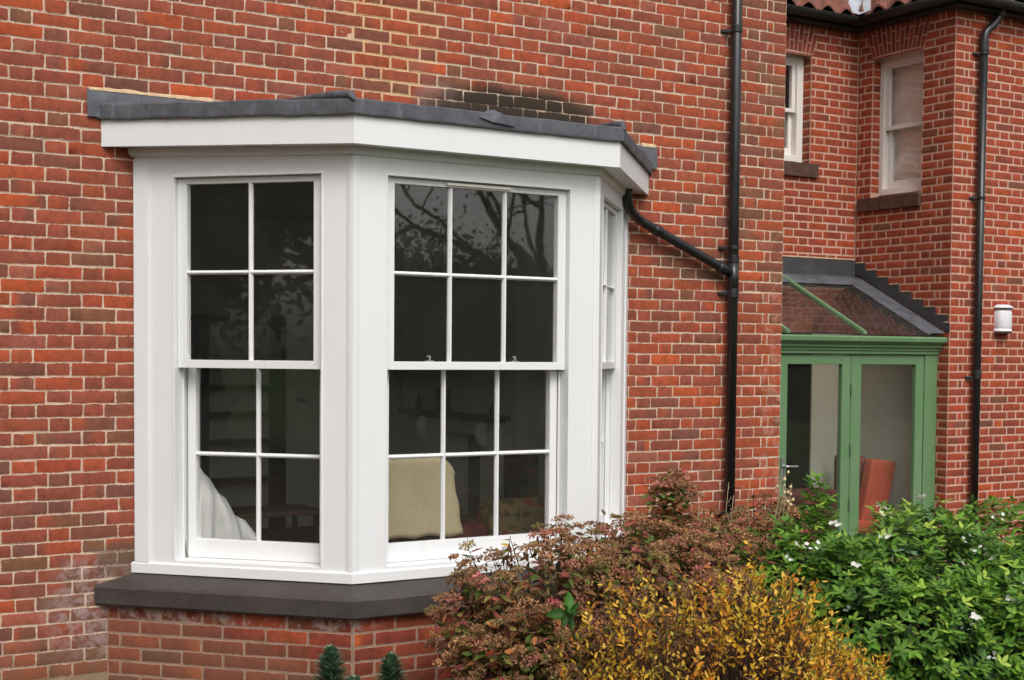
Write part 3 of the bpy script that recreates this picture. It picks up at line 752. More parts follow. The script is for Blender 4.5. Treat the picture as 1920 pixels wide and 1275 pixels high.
arch((XS, 0, 0), (0, 1, 0), (-1, 0, 0), W2[0], W2[1], 4.495, 4.80, .10, seed=5)

def small_sash(O, U, N, a, b, z0, z1, rec, blind):
    """two pane sash set back in a brick reveal"""
    fr = MB(); n1 = -rec
    fr.box(O, U, N, a, a+.075, n1-.10, n1, z0, z1); fr.box(O, U, N, b-.075, b, n1-.10, n1, z0, z1)
    fr.box(O, U, N, a+.075, b-.075, n1-.10, n1, z1-.06, z1); fr.box(O, U, N, a+.075, b-.075, n1-.10, n1+.02, z0, z0+.055)
    fr.box(O, U, N, a+.075, b-.075, n1-.03, n1-.012, z1-.082, z1-.06)
    w = fr.build('window', M_CREAMW, wing, bevel=.004)
    zm = (z0+z1)/2-.015
    def leaf(z0, z1, n, rb, rt, name):
        mb = MB(); a2, b2 = a+.077, b-.077; st = .042
        mb.box(O, U, N, a2, a2+st, n-.04, n, z0, z1); mb.box(O, U, N, b2-st, b2, n-.04, n, z0, z1)
        mb.box(O, U, N, a2+st, b2-st, n-.04, n, z0, z0+rb); mb.box(O, U, N, a2+st, b2-st, n-.04, n, z1-rt, z1)
        g = np.array(O, float); U_ = np.array(U, float); N_ = np.array(N, float)
        mb.build(name, M_CREAMW, w, bevel=.003)
        gm = MB(); gm.add([g+U_*p+N_*(n-.02)+np.array((0, 0, z)) for p, z in ((a2+st-.004, z0+rb-.004), (b2-st+.004, z0+rb-.004), (b2-st+.004, z1-rt+.004), (a2+st-.004, z1-rt+.004))], [(0, 1, 2, 3)])
        gm.build('glass', M_GLASS, w)
    leaf(zm-.02, z1-.062, n1-.022, .035, .04, 'upper_sash'); leaf(z0+.057, zm+.014, n1-.064, .075, .03, 'lower_sash')
    # room behind: blind or dark lining
    rm = MB()
    if blind:
        P = []
        for z in np.linspace(z0+.02, z1-.05, 34):
            f = (z-z0)/(z1-z0); P.append([np.array(O, float)+np.array(U, float)*u+np.array(N, float)*(n1-.13-.02*math.sin(f*26+1.2*math.sin(u*9))*(.3+.7*(1-f)))+np.array((0, 0, z-.02*math.sin(u*16)*(1-f))) for u in np.linspace(a+.04, b-.04, 12)])
        rm.grid(P); rm.build('blind', simple('linen_blind', (.74, .70, .64), .9, .1, .06, 3), w, smooth=True)
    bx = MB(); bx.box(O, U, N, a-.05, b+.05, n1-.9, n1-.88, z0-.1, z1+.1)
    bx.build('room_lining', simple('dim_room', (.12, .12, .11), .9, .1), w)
    return w
small_sash((0, YB, 0), (1, 0, 0), (0, -1, 0), W1[0]+.004, W1[1]-.004, W1[2]+.02, W1[3], .1, False)
small_sash((XS, 0, 0), (0, 1, 0), (-1, 0, 0), W2[0]-.02, W2[1]+.024, W2[2]+.02, W2[3], .1, True)
m = MB(); m.wbox(W1[0]-.08, 7.925, YB-.035, YB+.11, 3.392, 3.515); m.build('window_sill', M_SILLB, wing, bevel=.004)
m = MB(); m.wbox(XS-.035, XS+.11, 1.502, 2.248, 3.108, 3.226); m.build('window_sill', M_SILLB, wing, bevel=.004)
# eaves: fascia, gutter, soffit along back wall, side wall and front
ev = MB(); e = .11
ev.wbox(5.3, XS-e, YB-e, YB-.004, 4.752, 4.90); ev.wbox(XS-e, XS-.004, YF-e, YB-.004, 4.752, 4.902); ev.wbox(XS-.004, 12.6, YF-e, YF-.004, 4.755, 4.90)
ev.build('eaves_board', M_BLACKG, wing, bevel=.004)
def gutter(a, b, nrm):
    a = np.array(a, float); b = np.array(b, float); nrm = np.array(nrm, float); P = []
    L = np.linalg.norm(b-a); 
    for f in (0, 1):
        row = []
        for th in np.linspace(0, math.pi, 13): row.append(a+(b-a)*f+nrm*(.058-.056*math.cos(th))+np.array((0, 0, -.056*math.sin(th))))
        P.append(row)
    mb = MB(); mb.solid(P, (0, 0, .005)); return mb
zg = 4.832
gutter((5.4, YB-e-.003, zg), (XS-e-.11, YB-e-.003, zg), (0, -1, 0)).build('gutter', M_BLACKG, wing, smooth=True)
gutter((XS-e-.003, YF-e-.11, zg), (XS-e-.003, YB-e, zg), (-1, 0, 0)).build('gutter', M_BLACKG, wing, smooth=True)
gutter((XS-e-.11, YF-e-.003, zg), (12.6, YF-e-.003, zg), (0, -1, 0)).build('gutter', M_BLACKG, wing, smooth=True)
# pantile roofs
def tiles(fn, u0, u1, tmax, clip0=0, clip1=0, name='roof'):
    nu = int((u1-u0)/.03); P = []; z0 = 4.865
    ts = []; t = 0
    while t < tmax: ts += [t, t+.27]; t += .28
    for i, t in enumerate(ts):
        lift = .028 if i % 2 == 0 else 0.
        row = []
        for u in np.linspace(u0+clip0*t, u1+clip1*t, nu):
            x = (u/.23) % 1; h = .032*math.sin(2*math.pi*x)+lift
            row.append(fn(u, t, z0+.72*t+h))
        P.append(row)
    mb = MB(); mb.solid(P, (0, 0, -.02)); o = mb.build(name, M_TILE, wing, smooth=False)
    Q = [[fn(u, t, z0+.72*t-.035+(.0 if t > .1 else -.02)) for u in np.linspace(u0+clip0*t, u1+clip1*t, 3)] for t in (.03, .12, tmax)]  # black sheet added under the tiles so no bright sky shows through gaps
    mb = MB(); mb.solid(Q, (0, 0, -.01)); mb.build('tile_gap_backing', M_BLACKG, o); return o
tiles(lambda u, t, z: (u, YB-e-.06+t, z), 5.3, XS-e-.06, 2.4, 0, 1)
tiles(lambda u, t, z: (XS-e-.06+t, u, z), YF-e-.06, YB-e-.06, 2.4, 1, 1)
tiles(lambda u, t, z: (u, YF-e-.06+t, z), XS-e-.06, 12.7, 2.4, 1, 0)
m = MB(); m.solid([[(XS-e-.10+t-.07, YB-e-.10+t+.07, 4.895+.72*t), (XS-e-.10+t, YB-e-.10+t, 4.86+.72*t), (XS-e-.10+t+.07, YB-e-.10+t-.07, 4.895+.72*t)] for t in (0, .5, 2.4)], (0, 0, .01))
m.build('valley', simple('bright_lead', (.4, .42, .46), .5, .5, .15), wing)

# ------------------------------------------------------------------ wall vent on the wing
vt = thing('wall_vent', 'small white round-topped vent cover on the right hand brick wall', 'vent cover', (9.08, YF, 2.12))
def rbox(mb, cx, y0, y1, z0, z1, w0, w1, n=18):
    P = []
    for z, f in ((z0, .80), (z0+.012, .93), (z0+.03, 1), (z1-.04, 1), (z1-.018, .93), (z1-.004, .74), (z1, .5)):
        row = []
        for th in np.linspace(0, math.pi, n): row.append((cx-math.cos(th)*(w0*f), y1-(abs(math.sin(th))**.6)*(y1-y0)*f, z))
        P.append(row)
    mb.grid(P)
    for r in (P[0][::-1], P[-1]): mb.add(r, [tuple(range(n))])
m = MB(); rbox(m, 9.08, YF-.085, YF-.002, 2.018, 2.212, .090, .1); m.build('vent_body', M_PLW, vt, smooth=True)
m = MB(); rbox(m, 9.08, YF-.094, YF-.002, 2.200, 2.245, .094, .1); m.build('vent_cap', M_PLW, vt, smooth=True)
m = MB(); rbox(m, 9.08, YF-.088, YF-.002, 2.004, 2.030, .088, .1); m.build('vent_base', M_PLW, vt, smooth=True)

# ================================================================== PORCH (lean-to with green doors)
YP = 1.272
porch = thing('glazed_porch', 'green timber glazed porch with doors and sloping glass roof in the recess', 'porch', (6.95, YP, 0))
O = (0, YP, 0); U = (1, 0, 0); N = (0, -1, 0)
for a_, b_, p_ in ((8.272, 8.425, 0), (5.477, 5.62, 0), (7.402, 7.420, -.004)):
    m = MB(); m.box(O, U, N, a_, b_, -.09, p_, 0, 1.80); m.build('post', M_GREEN, porch, bevel=.004)
def cornice():
    prof = [(0, 1.795), (.018, 1.800), (.018, 1.822), (.030, 1.828), (.034, 1.846), (.052, 1.856), (.056, 1.874), (.078, 1.888), (.098, 1.905), (.102, 1.935), (.096, 1.948), (-.06, 1.955), (-.06, 1.795)]
    mb = MB(); P = []
    for x in (5.48, XS-.012): P.append([(x+(min(.03, n*.3) if x > 8 else 0), YP-n, z) for n, z in prof]+[(x, YP, 1.795)])
    mb.grid(P); mb.add(P[1][:-1], [tuple(range(len(prof)))])
    mb.build('cornice', M_GREEN, porch)
cornice()
m = MB(); m.box(O, U, N, 5.62, 8.272, -.09, -.012, 1.787, 1.80); m.build('door_head', M_GREEN, porch)
def pleaf(a, b, kind, name='door'):
    z0, z1 = .05, 1.785; st = .098
    d = MB(); d.box(O, U, N, a, a+st, -.055, -.008, z0, z1); d.box(O, U, N, b-st, b, -.055, -.008, z0, z1); d.box(O, U, N, a+st, b-st, -.055, -.008, z1-.075, z1); d.box(O, U, N, a+st, b-st, -.055, -.008, z0, z0+.20)
    o = d.build(name, M_GREEN, porch, bevel=.004)
    g = MB(); g.add([(x, YP+.032, z) for x, z in ((a+st-.005, z0+.195), (b-st+.005, z0+.195), (b-st+.005, z1-.07), (a+st-.005, z1-.07))], [(0, 1, 2, 3)]); g.build('glass', M_GLASS, o)
    return o
A_ = pleaf(5.63, 6.585, 0); B_ = pleaf(6.602, 7.400, 1); C_ = pleaf(7.424, 8.268, 1, 'fixed_light')
for z in (1.49, .99, .53):
    m = MB(); m.tube([(7.400, YP+.002, z-.05), (7.400, YP+.002, z+.05)], .0085, 10); m.build('hinge', simple('green_steel', (.07, .11, .06), .5), B_)
m = MB(); m.wbox(6.635, 6.665, YP-.012, YP+.006, .76, .95); m.tube([(6.65, YP-.01, .885), (6.65, YP-.055, .885), (6.66, YP-.06, .885), (6.76, YP-.062, .882)], .009, 10); m.build('handle', M_METAL, B_, bevel=.001)
m = MB(); m.tube([(6.56, YP-.01, .885), (6.56, YP-.05, .885), (6.50, YP-.052, .885)], .008, 10); m.wbox(6.548, 6.575, YP-.012, YP+.006, .80, .95); m.build('handle', M_METAL, A_)
# glass roof
ZR0, ZR1 = 1.958, 2.515; Y0R, Y1R = YP-.09, YB
gm = MB(); gm.add([(5.49, Y0R, ZR0), (8.41, Y0R, ZR0), (8.41, Y1R, ZR1), (5.49, Y1R, ZR1)], [(0, 1, 2, 3)]); gm.build('glass_roof', M_GLASSR, porch)
sl_ = (ZR1-ZR0)/(Y1R-Y0R)
for x in (6.62, 7.47):
    m = MB(); v = []
    for (y, z) in ((Y0R+.005, ZR0), (Y1R-.01, ZR1-.005)):
        for dx, dz in ((-.02, .002), (.02, .002), (.016, .028), (-.016, .028)): v.append((x+dx, y, z+dz))
    m.add(v, [(0, 1, 2, 3), (4, 7, 6, 5), (0, 4, 5, 1), (1, 5, 6, 2), (2, 6, 7, 3), (3, 7, 4, 0)]); m.build('glazing_bar', M_GREEN, porch, bevel=.003)
m = MB(); P = []
for x in np.linspace(5.49, 8.40, 30):
    w = .006*(float(vnoise(x*7, 0, 3))-.5); P.append([(x, Y1R-.20+w, ZR1-.20*sl_+.016), (x, Y1R-.10, ZR1-.10*sl_+.022+w), (x, Y1R-.015, ZR1+.015)])
m.solid(P, (0, 0, -.008)); m.build('roof_lead', M_LEAD, porch, smooth=True)
m = MB(); P = []
for x in np.linspace(5.49, XS-.008, 24): P.append([(x, Y1R-.016, ZR1+.012), (x, Y1R-.012, ZR1+.08), (x, Y1R-.010, 2.668)])
m.grid(P); m.build('wall_flashing', M_LEADD, porch)
m = MB(); m.wbox(5.49, XS-.01, Y1R-.014, Y1R-.001, 2.668, 2.680); m.build('mortar_fillet', M_FILLET, porch)
m = MB(); P = []
for y in np.linspace(Y0R+.002, Y1R-.10, 16):
    z = ZR0+(y-Y0R)*sl_; w = .005*(float(vnoise(y*9, 0, 3))-.5); P.append([(8.215, y, z+.006), (8.25, y, z+.022+w), (8.34, y, z+.024+w), (8.385, y, z+.022), (8.418, y, z+.026)])
m.grid(P); m.build('valley_lead', M_LEAD, porch, smooth=True)
# stepped flashing up the side wall
m = MB(); steps = 9; y1 = YF+.035; ya = y1; k = 0
zrow = lambda kk: ZW-kk*CW
# rows whose bed joints the steps sit on
k_lo = int(round((ZW-2.07)/CW)); 
for i in range(steps):
    kk = k_lo-i; zt = zrow(kk)
    yl = Y0R-.02+(zt-.175-ZR0)/sl_ if i else Y0R-.02
    yr = Y0R+(zt+CW-.175-ZR0)/sl_
    zb_l = ZR0+max(0, yl-Y0R)*sl_+.03; zb_r = ZR0+(yr-Y0R)*sl_+.03
    yl -= .02; v = [(XS-.006-.0004*i, yl, min(zb_l, zt-.02)), (XS-.006-.0004*i, yr, zb_r), (XS-.006-.0004*i, yr+.0, zt), (XS-.006-.0004*i, yl+.004, zt)]
    m.add(v+[(x+.005, y, z) for x, y, z in v], [(0, 3, 2, 1), (0, 4, 7, 3), (3, 7, 6, 2), (4, 5, 6, 7)])
    fl = None
m.build('stepped_flashing', M_LEADD, porch)
for i in range(steps):
    m = MB(); kk = k_lo-i; zt = zrow(kk); yl = Y0R-.02+(zt-.175-ZR0)/sl_ if i else Y0R-.02; yr = Y0R+(zt+CW-.175-ZR0)/sl_
    m.wbox(XS-.009, XS-.001, yl+.005, min(yr-.0, yl+.10), zt, zt+.011)
    m.build('mortar_fillet', M_FILLET, porch)
# porch interior
m = MB(); m.wbox(XS-.03, XS-.016, YP+.10, YB-.02, .05, 1.94); m.wbox(7.90, XS-.032, YB-.02, YB-.004, .05, 1.98)
structure(m, 'porch_wall', M_PLASTL)
m = MB(); m.wbox(5.5, 8.41, YP-.02, YB+1.6, .01, .05); structure(m, 'porch_floor', M_FLOORI)
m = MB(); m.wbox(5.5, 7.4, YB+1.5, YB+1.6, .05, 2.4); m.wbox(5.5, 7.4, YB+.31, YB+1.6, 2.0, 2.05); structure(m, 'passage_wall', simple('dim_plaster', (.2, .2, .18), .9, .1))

# ================================================================== FURNITURE
def rounded(mb, x0, x1, y0, y1, z0, z1, m=0): mb.wbox(x0, x1, y0, y1, z0, z1, m)
# armchair with cream throw, seen from behind through the front sashes
ch = thing('armchair', 'armchair under the cream cover, only its dark lower back showing', 'armchair', (2.4, -.2, .14))
m = MB(); m.wbox(2.1, 2.70, -.26, -.14, .34, 1.13); m.build('backrest', M_BROWNC, ch, bevel=.05, seg=4)
m = MB(); m.wbox(2.1, 2.70, -.135, .45, .34, .56); m.build('seat', M_BROWNC, ch, bevel=.04, seg=3)
for x in (2.14, 2.66):
    for y in (-.2, .40):
        m = MB(); m.tube([(x, y, .14), (x, y, .345)], [.018, .025], 10); m.build('leg', M_DARKW, ch)
m = MB(); P = []
for i, s in enumerate(np.linspace(0, 1, 26)):
    row = []
    for j, x in enumerate(np.linspace(-1, 1, 34)):
        ax = abs(x); X0 = 2.40+.36*x
        top = 1.165-.085*(max(0, ax-.72)/.28)**2.2
        flare = .02*max(0, ax-.7)/.3
        fold = .010*math.sin(x*17)+.006*math.sin(x*31+1)
        if s < .62:
            f = s/.62; z = .735+(top-.735)*f; y = -.295-.010*math.sin(x*9+f*2)*(1-f)-.012*fold*40*(1-f)*.5-flare*(1-f); xx = X0+np.sign(x)*(.035*(1-f)-.02*f**3)*max(0, ax-.6)/.4+.004*math.sin(z*40+x*3)
        elif s < .78:
            a = (s-.62)/.16*math.pi; y = -.195-.10*math.cos(a); z = top+.035*math.sin(a); xx = X0
        else:
            f = (s-.78)/.22; y = -.095+.01*fold*20; z = top-.4*f; xx = X0
        row.append((xx, y, z+.006*math.sin(x*13+1)*(s < .05)))
    P.append(row)
m.solid(P, (0, .004, 0)); tag(m.build('chair_throw', M_CREAM, smooth=True), 'plain cream cloth hung over the armchair back behind the wide window', 'throw')
# sheet draped over something in the left window
ch = thing('dining_chair', 'dark wooden chair mostly hidden under a white sheet', 'chair', (1.45, .12, .14))
m = MB(); m.wbox(1.28, 1.58, -.04, .36, .56, .60); m.build('seat', M_DARKW, ch, bevel=.01)
m = MB(); m.wbox(1.26, 1.29, -.04, .36, .60, 1.08); m.build('backrest', M_DARKW, ch, bevel=.01)
for x in (1.30, 1.55):
    for y in (-.01, .33): m = MB(); m.tube([(x, y, .14), (x, y, .56)], .018, 8); m.build('leg', M_DARKW, ch)
m = MB(); P = []
xs2 = np.linspace(1.24, 1.88, 40)
ridge = np.interp(xs2, [1.03, 1.23, 1.32, 1.39, 1.47, 1.56, 1.68, 1.86], [1.04, 1.14, 1.15, 1.11, 1.0, .90, .77, .55])
for i, X0 in enumerate(xs2):
    row = []; h = ridge[i]
    for v in np.linspace(-1, 1, 26):
        a = abs(v); y = .12+.20*math.copysign(min(a, .35)/.35, v)*1.0+math.copysign(max(0, a-.35)*.06, v)
        drop = max(0, a-.22); z = h-drop*1.05*(h-.25)*.9
        fold = (.035*math.sin(X0*38+v*4)+.018*math.sin(X0*83+v*6))*min(1, drop*3.5)+.012*math.sin(X0*23+v*7)
        row.append((X0+.012*math.sin(v*9+X0*8), y-fold*np.sign(v), z-.014*math.sin(X0*41)*(1-a)-.01*math.sin(X0*67+v*12)))
    P.append(row)
m.grid(P); tag(m.build('dust_sheet', M_SHEET, smooth=True), 'rumpled white sheet draped over a chair in the left window', 'sheet')
# chimney breast and fireplace
fp = thing('fireplace', 'pale chimneypiece with a long mantel shelf seen through the wide window', 'fireplace', (4.8, 3.3, .14))
m = MB(); m.wbox(4.80, 5.16, 2.39, 4.4, 1.27, 2.98); m.wbox(4.80, 5.16, 2.39, 2.84, .14, 1.27); m.wbox(4.80, 5.16, 3.52, 4.4, .14, 1.27); m.wbox(4.80, 5.16, 2.84, 3.52, 1.11, 1.27); m.build('chimney_breast', M_PLAST, fp)
m = MB(); m.wbox(4.64, 4.80, 2.47, 4.18, 1.235, 1.27); m.wbox(4.70, 4.80, 2.55, 4.10, 1.21, 1.235); m.build('mantel_shelf', simple('grey_marble', (.12, .12, .11), .5), fp, bevel=.006)
m = MB(); m.wbox(4.74, 4.80, 2.58, 2.86, .14, 1.21); m.wbox(4.74, 4.80, 3.50, 4.05, .14, 1.21); m.wbox(4.74, 4.80, 2.86, 3.50, 1.09, 1.21); m.build('surround', simple('pale_marble', (.72, .72, .66), .5), fp, bevel=.008)
for y in (2.72, 3.77):
    m = MB(); m.tube([(4.73, y, 1.0), (4.68, y, 1.06), (4.66, y, 1.14), (4.70, y, 1.20)], [.02, .05, .06, .05], 12); m.build('corbel', simple('pale_marble_carved', (.78, .78, .7), .5), fp, smooth=True)
m = MB(); m.wbox(5.0, 5.15, 2.845, 3.515, .14, 1.10); m.build('firebox', simple('soot', (.01, .01, .01), .9), fp)
for (x, y, r, h, nm, lb) in ((4.71, 3.9, .035, .14, 'vase', 'small dark vase standing at the left end of the mantel shelf'), (4.71, 3.45, .05, .2, 'picture', None), (4.71, 2.6, .03, .09, 'candlestick', 'small dark candlestick at the right end of the mantel shelf')):
    m = MB()
    if nm == 'picture': m.wbox(x-.03, x+.03, y-.09, y+.09, 1.271, 1.271+h); tag(m.build('picture_frame', simple('frame_gilt', (.16, .14, .1), .5), bevel=.006), 'small framed picture leaning on the mantel shelf', 'picture frame')
    else:
        m.tube([(x, y, 1.271), (x, y, 1.271+h*.1), (x, y, 1.271+h*.45), (x, y, 1.271+h*.8), (x, y, 1.271+h)], [r*.7, r*.8, r, r*.4, r*.5], 12); tag(m.build(nm, M_DARKW, smooth=True), lb, nm)
# sofa, cushion, red chair
sf = thing('sofa', 'floral patterned sofa behind the bottom right pane of the wide window', 'sofa', (4.25, 1.5, .14))
m = MB(); m.wbox(3.75, 4.75, 1.0, 1.24, .2, .76); m.build('backrest', M_FLORAL, sf, bevel=.08, seg=4)
m = MB(); m.wbox(3.75, 4.75, 1.25, 1.95, .2, .56); m.build('seat', M_FLORAL, sf, bevel=.05, seg=4)
for x in (3.80, 4.70):
    for y in (1.06, 1.9): m = MB(); m.tube([(x, y, .14), (x, y, .21)], .025, 8); m.build('leg', M_DARKW, sf)
m = MB(); m.wbox(4.50, 4.60, 1.70, 2.1, .62, 1.02); tag(m.build('cushion', M_BROWNC, bevel=.04, seg=4), 'dark brown cushion above the floral sofa', 'cushion')
rc = thing('low_chair', 'dull red low chair between the cream cover and floral sofa', 'chair', (3.5, 1.0, .14))
m = MB(); m.wbox(3.15, 3.72, .9, 1.5, .18, .62); m.build('seat', M_DRED, rc, bevel=.08, seg=4)
m = MB(); m.wbox(3.15, 3.72, 1.3, 1.5, .62, .72); m.build('backrest', M_DRED, rc, bevel=.04, seg=3)
for x in (3.2, 3.67):
    for y in (.95, 1.45): m = MB(); m.tube([(x, y, .14), (x, y, .19)], .02, 8); m.build('leg', M_DARKW, rc)
# shelves on the far wall
bc = thing('bookcase', 'dark open shelves with a few things, dim behind the left window', 'bookcase', (3.2, 4.9, .14))
m = MB()
for x in (2.35, 3.0, 3.72): m.wbox(x, x+.05, 4.70, 4.99, .14, 2.1)
m.build('upright', M_DARKW, bc)
m = MB()
for z in (2.05, 1.72, 1.44, 1.20, .95, .6): m.wbox(2.40, 3.72, 4.72, 4.99, z, z+.03)
m.build('shelf', M_DARKW, bc)
bcol = {'dark red': (.2, .04, .03), 'tan': (.25, .2, .1), 'dark green': (.05, .08, .06), 'cream': (.3, .28, .22), 'navy': (.04, .05, .1)}
for z, where in ((1.47, 'top'), (1.23, 'second'), (.98, 'third'), (.63, 'bottom')):
    x = 2.46+.1*z
    for cn in random.Random(int(z*100)).sample(list(bcol), 4):
        m = MB(); m.wbox(x, x+.045, 4.74, 4.92, z, z+random.uniform(.15, .2)); tag(m.build('book', simple('book_cloth', bcol[cn], .8, .2)), cn+' book standing on the '+where+' of the dim bookcase shelves', 'book', 'books on the shelves'); x += .055
tb = thing('side_table', 'small brown wooden table in the lower right pane of the left window', 'table', (2.35, 1.5, .14))
m = MB(); m.wbox(2.05, 2.65, 1.3, 1.75, .70, .73); m.build('table_top', simple('brown_wood', (.1, .055, .03), .5), tb, bevel=.005)
for x in (2.09, 2.61):
    for y in (1.34, 1.71): m = MB(); m.tube([(x, y, .14), (x, y, .70)], [.015, .022], 8); m.build('leg', M_DARKW, tb)
st = thing('round_back_chair', 'beige round-backed chair at the right edge of the left window', 'chair', (2.62, .95, .14))
m = MB(); m.tube([(2.55, .9, .5), (2.50, .9, .66), (2.56, .9, .76), (2.70, .9, .79), (2.84, .9, .76)], [.05, .06, .065, .06, .05], 14); m.build('backrest', simple('beige_fabric', (.4, .3, .22), .9), st, smooth=True)
m = MB(); m.wbox(2.5, 2.9, .92, 1.3, .42, .50); m.build('seat', simple('beige_seat', (.35, .27, .2), .9), st, bevel=.03)
for x in (2.54, 2.86):
    for y in (.96, 1.26): m = MB(); m.tube([(x, y, .14), (x, y, .42)], .016, 8); m.build('leg', M_DARKW, st)
# porch: orange-red cushion chair and red bench
pc = thing('high_back_chair', 'coral red high-backed chair behind the right hand porch pane', 'chair', (8.0, 1.7, .05))
m = MB(); a = np.array
v = [(7.90, 1.62, .30), (8.19, 1.62, .30), (8.33, 1.62, .845), (8.03, 1.62, .875)]
m.add(v+[(x, y+.12, z) for x, y, z in v], [(0, 1, 2, 3), (7, 6, 5, 4), (0, 4, 5, 1), (1, 5, 6, 2), (2, 6, 7, 3), (3, 7, 4, 0)]); m.build('backrest', M_RED, pc, bevel=.03, seg=4)
m = MB(); m.wbox(8.0, 8.10, 1.76, 2.1, .30, .89); m.build('side_panel', M_DRED, pc, bevel=.04, seg=4)
m = MB(); m.wbox(7.82, 8.18, 1.60, 2.1, .22, .34); m.build('seat', M_RED, pc, bevel=.03)
for x in (7.86, 8.14):
    for y in (1.66, 2.06): m = MB(); m.tube([(x, y, .05), (x, y, .23)], .015, 8); m.build('leg', M_DARKW, pc)
m = MB(); m.wbox(7.22, 7.8, 1.6, 2.1, .05, .60); tag(m.build('ottoman', M_DRED, bevel=.04, seg=3), 'low red ottoman seen through the left porch door pane', 'ottoman')
# ================================================================== PLANTS
def unit(a): return a/np.maximum(np.linalg.norm(a, axis=-1, keepdims=True), 1e-9)
def leafset(pos, d, nrm, ln, wd, col, fold=.25, curl=.25, shape=(.10, .80, 1., .62, .0), tip=1.25):
    """many leaves in one numpy block: blades folded along the midrib and curling down"""
    pos = np.asarray(pos, float); n = len(pos); d = unit(np.asarray(d, float)); side = unit(np.cross(d, nrm)); up = unit(np.cross(side, d))
    ln = np.broadcast_to(ln, n).astype(float); wd = np.broadcast_to(wd, n).astype(float); curl = np.broadcast_to(curl, n)
    t = np.linspace(0, 1, len(shape)); V = np.zeros((n, len(shape), 3, 3))
    for i, (tt, s) in enumerate(zip(t, shape)):
        c = pos+d*(ln*tt)[:, None]-up*(ln*curl*tt*tt)[:, None]
        V[:, i, 1] = c-up*(wd*s*.5*fold)[:, None]
        V[:, i, 0] = c-side*(wd*s*.5)[:, None]; V[:, i, 2] = c+side*(wd*s*.5)[:, None]
    m = len(shape)*3; q = []
    for i in range(len(shape)-1):
        for j in range(2): q.append((i*3+j, i*3+j+1, (i+1)*3+j+1, (i+1)*3+j))
    F = (np.array(q)[None]+(np.arange(n)*m)[:, None, None]).reshape(-1, 4)
    COL = np.repeat(np.asarray(col, float)[:, None, :], m, 1).reshape(n, len(shape), 3, 3)
    COL[:, :, 1] *= 1.12; COL[:, -1] *= .92
    return (V.reshape(-1, 3), F, np.zeros(len(F), int), COL.reshape(-1, 3))

def surf(R, ells, n, lump=.12, seed=5, up=.25, minz=.05, inner=0.):
    """points and outward normals on a lumpy union of ellipsoids"""
    e = np.array(ells); w = (e[:, 3]*e[:, 4]+e[:, 3]*e[:, 5]); w = w/w.sum(); P = []; Nn = []
    while len(P) < n:
        k = R.choice(len(e), p=w); v = R.normal(0, 1, 3); v[2] = abs(v[2])+(-.35 if R.random() < .5 else 0); v /= np.linalg.norm(v)
        if R.random() > .55-.45*v[1]: continue
        r = 1-inner*R.random()**.7
        L = (vnoise(v[0]*3.2+k*7, v[2]*3.2+v[1]*2.1, seed)-.5)*2*lump+R.normal(0, lump*.22)
        p = e[k, :3]+e[k, 3:]*v*(r+L)
        if p[2] < minz: continue
        bad = False
        for j in range(len(e)):
            if j != k and (((p-e[j, :3])/e[j, 3:])**2).sum() < (.80*(1-inner))**2: bad = True; break
        if bad: continue
        P.append(p); Nn.append(unit(v/e[k, 3:]))
    return np.array(P), np.array(Nn)

def pcol(R, n, pal, w, jit=.14):
    pal = np.array([lin(p) for p in pal]); w = np.array(w, float)/sum(w); return pal[R.choice(len(pal), n, p=w)]*R.uniform(1-jit, 1+jit, (n, 1))

def stems(R, base, tips, mat, parent, name, r0=.006, r1=.0018, nmax=400, col=None, bend=.25):
    mb = MB(); tips = tips[:nmax]
    for t in tips:
        b = base[R.integers(len(base))]+R.normal(0, .04, 3)*np.array((1, 1, 0)); b = np.array((b[0], b[1], .0))
        b[:2] = b[:2]*.6+t[:2]*.4; mid = b*.45+t*.55; mid[:2] += (t[:2]-b[:2])*bend*.3+R.normal(0, .015, 2)
        mb.tube([tuple(b), tuple((b+mid)/2+R.normal(0, .01, 3)), tuple(mid), tuple((mid+t)/2+R.normal(0, .008, 3)), tuple(t)], list(np.linspace(r0, r1, 5)), 5, cap=False, col=col)
    return mb.build(name, mat, parent, smooth=True)

M_LEAFG = leaf_mat('glossy_leaf', .5, .38, .28); M_LEAFB = leaf_mat('russet_leaf', .6, .2, .25); M_LEAFY = leaf_mat('yellow_leaf', .5, .35, .3)
M_TWIG = simple('twig_bark', (.075, .04, .028), .8, .2, .3, 20); M_TWIGG = simple('green_stem', (.07, .1, .035), .6, .3, .2, 20)
M_PETAL = leaf_mat('white_petal', .6, .3, .2); M_PINK = leaf_mat('pink_petal', .6, .3, .2)
ZUP = np.array((0, 0, 1.))

# ---------------------------------------------------------------- russet shrub with dry flower heads
def flowerhead(R, P, Nn, rad, cnt, pal, w, size=.0105):
    """flat topped heads made of tiny dry florets"""
    n = len(P); m = n*cnt; a = R.uniform(0, 2*math.pi, (n, cnt)); r = np.sqrt(R.random((n, cnt)))*np.broadcast_to(rad, n)[:, None]
    ax = unit(Nn*.45+ZUP*.8+R.normal(0, .15, (n, 3))); e1 = unit(np.cross(ax, np.array((.3, .9, .1)))); e2 = np.cross(ax, e1)
    c = P[:, None]+e1[:, None]*(r*np.cos(a))[..., None]+e2[:, None]*(r*np.sin(a))[..., None]-ax[:, None]*((r**2)*4.5)[..., None]+ax[:, None]*R.normal(0, .004, (n, cnt, 1))
    d = R.normal(0, 1, (m, 3)); base = np.repeat(pcol(R, n, pal, w, .2), cnt, 0)*R.uniform(.65, 1.35, (m, 1))
    return leafset(c.reshape(-1, 3), d, R.normal(0, 1, (m, 3)), size*R.uniform(.7, 1.5, m), size*R.uniform(.6, 1.1, m), base, shape=(.4, 1., .3), curl=.1)
